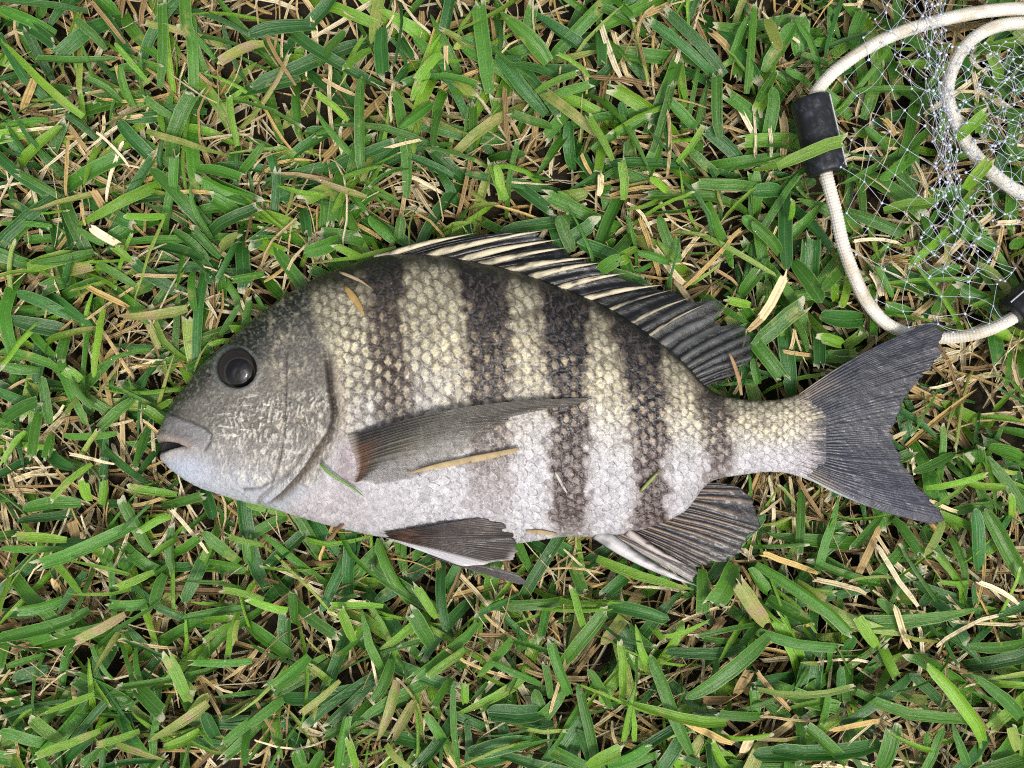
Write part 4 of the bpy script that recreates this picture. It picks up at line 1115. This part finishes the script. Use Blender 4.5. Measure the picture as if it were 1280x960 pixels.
def rope_mesh(pts, seed):
    p = curve_pts(pts, 900)
    rn = 900
    wp = P(p[:, 0] + 1.2*np.sin(np.arange(rn)/37), p[:, 1] + 1.0*np.cos(np.arange(rn)/31), p[:, 2]*1e-3)
    L = np.r_[0, np.cumsum(np.linalg.norm(np.diff(wp, axis=0), axis=1))]
    n = int(L[-1]/.00045); q = np.linspace(0, L[-1], n)
    wp = np.stack([np.interp(q, L, wp[:, k]) for k in range(3)], 1)
    ns = 42; a = np.arange(ns)/ns*2*np.pi
    t = np.gradient(wp, axis=0); t /= np.linalg.norm(t, axis=1)[:, None]
    s = np.cross(t, [0, 0, 1.0]); s /= np.linalg.norm(s, axis=1)[:, None]; u = np.cross(s, t)
    S, A = np.meshgrid(q, a, indexing='ij')
    # plaited cover: two opposed families of strands passing over and under each other
    k = 2*np.pi/.0030
    f1 = A*8 + S*k; f2 = A*8 - S*k
    h = np.maximum(np.sin(f1/2)**2*np.sin(f2/2)**2, np.cos(f1/2)**2*np.cos(f2/2)**2)**.6
    R = .0027 + .0006*h + .0002*(fbm(S*400, A*1.5, seed)-.5)
    v = wp[:, None] + R[..., None]*(np.cos(A)[..., None]*s[:, None] + np.sin(A)[..., None]*u[:, None])
    dirt = fbm(S*90, A*.8, seed+2)
    c = mixc(lin((212,208,198))*np.ones(S.shape+(1,)), lin((140,134,122)), (1-sstep(.05, .5, h))*.6)
    c = mixc(c, lin((170,156,128)), .55*sstep(.52, .75, dirt))
    return mesh_from('rope', v.reshape(-1, 3)-NO, grid_quads(n, ns, True), c.reshape(-1, 3))
obj('rope', rope_mesh(ROPE_A, 1), M['rope'], net)
obj('rope', rope_mesh(ROPE_B, 3), M['rope'], net)

def float_mesh(p0, p1, R, zc):
    a = P(p0[0], p0[1], zc); b = P(p1[0], p1[1], zc)
    d = b-a; L = np.linalg.norm(d); d /= L
    s = np.cross(d, [0, 0, 1.0]); s /= np.linalg.norm(s); u = np.cross(s, d)
    # lathe profile: bore, chamfered end, wall, end, bore
    ch = .0014
    prf = [(.012, R*.36), (0, R*.38), (0, R-ch*1.6), (.0004, R-ch*.6), (ch, R-.0001), (ch*2, R)] 
    mid = [(x, R + .00006*math.sin(x*500)) for x in np.linspace(ch*3, L-ch*3, 26)]
    prf = prf + mid + [(L-x, r) for x, r in prf[::-1]]
    prf = np.array(prf); ns = 64
    ang = np.arange(ns)/ns*2*np.pi
    X, A = np.meshgrid(prf[:, 0], ang, indexing='ij'); Rr = np.repeat(prf[:, 1][:, None], ns, 1)
    seam = np.exp(-(np.angle(np.exp(1j*(A-1.15)))/.035)**2) + .6*np.exp(-(np.angle(np.exp(1j*(A-1.75)))/.03)**2)
    Rr = Rr - .0005*seam*(Rr > R*.9)
    Rr = Rr + .0004*(fbm(X*260, np.cos(A)*3+np.sin(A)*2, 33)-.5)
    v = a + X[..., None]*d + Rr[..., None]*(np.cos(A)[..., None]*s + np.sin(A)[..., None]*u)
    n = fbm(X*500, A*5, 35)
    c = mixc(lin((26,28,32))*np.ones(X.shape+(1,)), lin((70,76,88)), .5*sstep(.55, .8, n))
    return mesh_from('float', v.reshape(-1, 3)-NO, grid_quads(len(prf), ns, True), c.reshape(-1, 3)), (a, d, s, u, L)
def make_float(p0, p1, R, zc):
    me, (a, d, s, u, L) = float_mesh(p0, p1, R, zc)
    f = obj('float', me, M['rubber'], net)
    # pale moulding edge along the flank
    ang = np.radians(38)
    t = np.linspace(.03, .97, 30)
    path = a + d*(t*L)[:, None] + (-s*math.cos(ang) + u*math.sin(ang))*(R+.0001)
    v, q = tube(path, .00045, 6)
    obj('moulding_seam', mesh_from('moulding_seam', v-NO, q, np.broadcast_to(lin((170,172,176)), (len(v), 3))), M['rubber'], f)
make_float((1012,122), (1034,217), .0096, .0375)
make_float((1266,396), (1330,342), .0100, .036)

def netting():
    r = np.random.default_rng(77)
    B = Batch(); K = Batch()
    # knot template
    a = np.arange(6)/6*2*np.pi
    kv = [np.array([[0, 0, 1.0]])*np.ones((6, 1))] + [np.stack([np.cos(a)*math.cos(e), np.sin(a)*math.cos(e), np.full(6, math.sin(e))], 1) for e in (.6, 0, -.6)] + [np.array([[0, 0, -1.0]])*np.ones((6, 1))]
    kv = np.concatenate(kv)*np.array([1, 1, .9]); kv[:6, :2] = .05*np.stack([np.cos(a), np.sin(a)], 1); kv[-6:, :2] = .05*np.stack([np.cos(a), np.sin(a)], 1)
    kq = grid_quads(5, 6, True)
    tw = lin((176,182,196)); tk = lin((196,204,222))
    def sheet(left, right, rows, cols, jit, z, zj, rad=.00011, slack=.10, skip=0.0):
        l = curve_pts(left, rows); q = curve_pts(right, rows)
        u = np.linspace(0, 1, cols)
        N = l[:, None]*(1-u[None, :, None]) + q[:, None]*u[None, :, None]
        N = N + (r.random(N.shape)-.5)*2*jit
        Z = z + zj*(r.random((rows, cols))-.3)
        keep = r.random((rows, cols)) >= skip
        W = P(N[..., 0], N[..., 1], Z)
        for i in range(rows):
            for j in range(cols):
                if (i+j) % 2 or not keep[i, j]: continue
                K.add(kv*(.00050+.0003*r.random()) + W[i, j], kq, tk*(.8+.3*r.random()))
        for i in range(rows-1):
            for j in range(cols):
                if (i+j) % 2: continue
                for dj in (-1, 1):
                    if 0 <= j+dj < cols and keep[i, j] and keep[i+1, j+dj]:
                        A_, B_ = W[i, j], W[i+1, j+dj]
                        d = B_-A_; L = np.linalg.norm(d)
                        t = np.linspace(0, 1, 7)[:, None]
                        sg = np.array([-d[1], d[0], 0])/(L+1e-9)
                        path = A_ + d*t + np.sin(np.pi*t)*(sg*L*slack*(r.random()-.5)*2 + np.array([0, 0, .002*(r.random()-.6)]))
                        v, qd = tube(path, rad, 5, caps=False)
                        B.add(v, qd, tw*(.7+.4*r.random()))
    # open meshes hanging from the cord towards the gathered bundle
    sheet([(1096,-8),(1090,30),(1062,96),(1044,130),(1046,190),(1053,238),(1064,300),(1086,360),(1126,404),(1192,416)],
          [(1168,-8),(1172,50),(1176,100),(1180,150),(1184,200),(1192,250),(1214,300),(1236,340),(1254,385),(1258,405)], 19, 7, 5.5, .0435, .004)
    # gathered bundle that opens out below
    for kk in range(2):
        sheet([(1148+6*kk,-12),(1157,60),(1164,120),(1171,180),(1168,230),(1150,290),(1142,345)],
              [(1182,-12),(1185,60),(1190,120),(1197,180),(1200,230),(1238,300),(1276,352)], 24, 7, 4.0, .0450, .004, slack=.16)
    sheet([(1092,-10),(1105,55),(1128,95),(1150,140),(1168,185),(1176,240)], [(1170,-10),(1174,55),(1178,95),(1184,140),(1192,185),(1196,240)], 17, 6, 4.0, .0455, .003, slack=.15)
    # tangle at the coil
    for kk in range(2):
        sheet([(1196,52),(1192,100),(1198,150),(1212,205),(1222,275)], [(1400,26+20*kk),(1410,90),(1415,140),(1410,205),(1400,300)], 17, 15, 8.0, .0455, .005, slack=.25)
    sheet([(1236,62),(1228,110),(1226,150),(1222,190)], [(1390,80),(1400,110),(1400,140),(1390,165)], 13, 15, 6.0, .047, .005, slack=.3)
    m = obj('netting', B.mesh('netting'), M['twine'], net); m.data.transform(__import__('mathutils').Matrix.Translation(-NO))
    kn = obj('knots', K.mesh('knots'), M['twine'], m); kn.data.transform(__import__('mathutils').Matrix.Translation(-NO))
    tag(kn, None, None, 'stuff')
netting()

# ------------------------------------------------------------------ loose scraps lying on the fish
def scrap(name, pts, w, mat, c0, label, cat, lift=.0008, tip=(.5, 1, 1, .9, .6, .25, .05), dry=0, group=None):
    """bent sliver with thickness along photo points, resting on the fish"""
    p = curve_pts(pts, 9); n = 9
    z = body_z(p[:, 0], p[:, 1])
    ok = z > Z0+1e-5
    z = np.where(ok, z, z[ok].min() if ok.any() else Z0+.002)
    z = np.maximum.reduce([z, np.r_[z[1:], z[-1]], np.r_[z[0], z[:-1]]]) + lift + .0007
    wp = P(p[:, 0], p[:, 1], z)
    rad = .5*w*MPP*np.interp(np.linspace(0, 1, n), np.linspace(0, 1, 7), tip)
    v, q = tube(wp, rad, 8, .22)
    o = wp[0].copy()
    tt = np.repeat(np.r_[0, np.linspace(0, 1, n), 1], 8)
    uv = np.stack([np.tile(.3+.12*np.abs(np.arange(8)-4)/4.0, n+2), tt*.9], 1)
    t = np.r_[lin(c0)*(.62 if mat == 'straw' else 1), dry]
    ob = obj(name, mesh_from(name, v-o, q, np.broadcast_to(t, (len(v), 4)), uv, 'tint'), M[mat], None, o)
    return tag(ob, label, cat, None, group)
scrap('straw', [(508,592),(545,583),(590,574),(625,567),(649,561)], 8, 'straw', (212,188,144), 'long tan straw lying under the pectoral fin of the fish', 'straw', .0022, (.1,.6,.9,1,1,.9,.5))
scrap('grass_clipping', [(400,579),(408,588),(425,600),(440,609),(454,620)], 4, 'blade', (110,150,60), 'thin green grass clipping lying across the pectoral root', 'clipping', .0030, (.7,1,.9,.8,.8,.6,.2))
scrap('leaf_fragment', [(431,358),(438,367),(447,379),(455,393)], 9, 'straw', (212,176,110), 'small yellowing leaf fragment stuck on the nape of the fish', 'leaf', .001, (.4,.8,1,.9,.8,.6,.1))
scrap('straw', [(424,340),(437,345),(452,352),(467,363)], 4, 'straw', (216,190,150), 'thin pale straw on the dark wet nape of the fish', 'straw', .001)
scrap('straw', [(694,590),(700,601),(709,617)], 3.2, 'straw', (226,220,210), 'short white straw sliver on a dark body band', 'straw', .001, (.4,.9,1,1,1,.8,.3))
scrap('grass_clipping', [(800,615),(811,603),(824,589)], 4.5, 'blade', (132,146,66), 'short green clipping on the rear dark body band', 'clipping', .001, (.4,.9,1,1,1,.8,.3))
scrap('straw', [(657,664),(674,665),(696,668)], 6, 'straw', (206,182,142), 'flat tan straw sliver on the white belly edge', 'straw', .0012, (.3,.8,1,1,.9,.8,.4))
scrap('dry_leaf_scrap', [(408,676),(415,671),(420,664),(430,655)], 6, 'straw', (150,118,80), 'crumpled brown leaf scrap stuck on the breast edge of the fish', 'leaf', .0010, (.5,.8,1,.5,.9,.6,.3))
scrap('straw', [(912,442),(918,456),(923,472),(927,494)], 5, 'straw', (196,160,116), 'curved tan straw lying against the rear dorsal fin', 'straw', .003, (.5,.8,1,1,1,.9,.6))
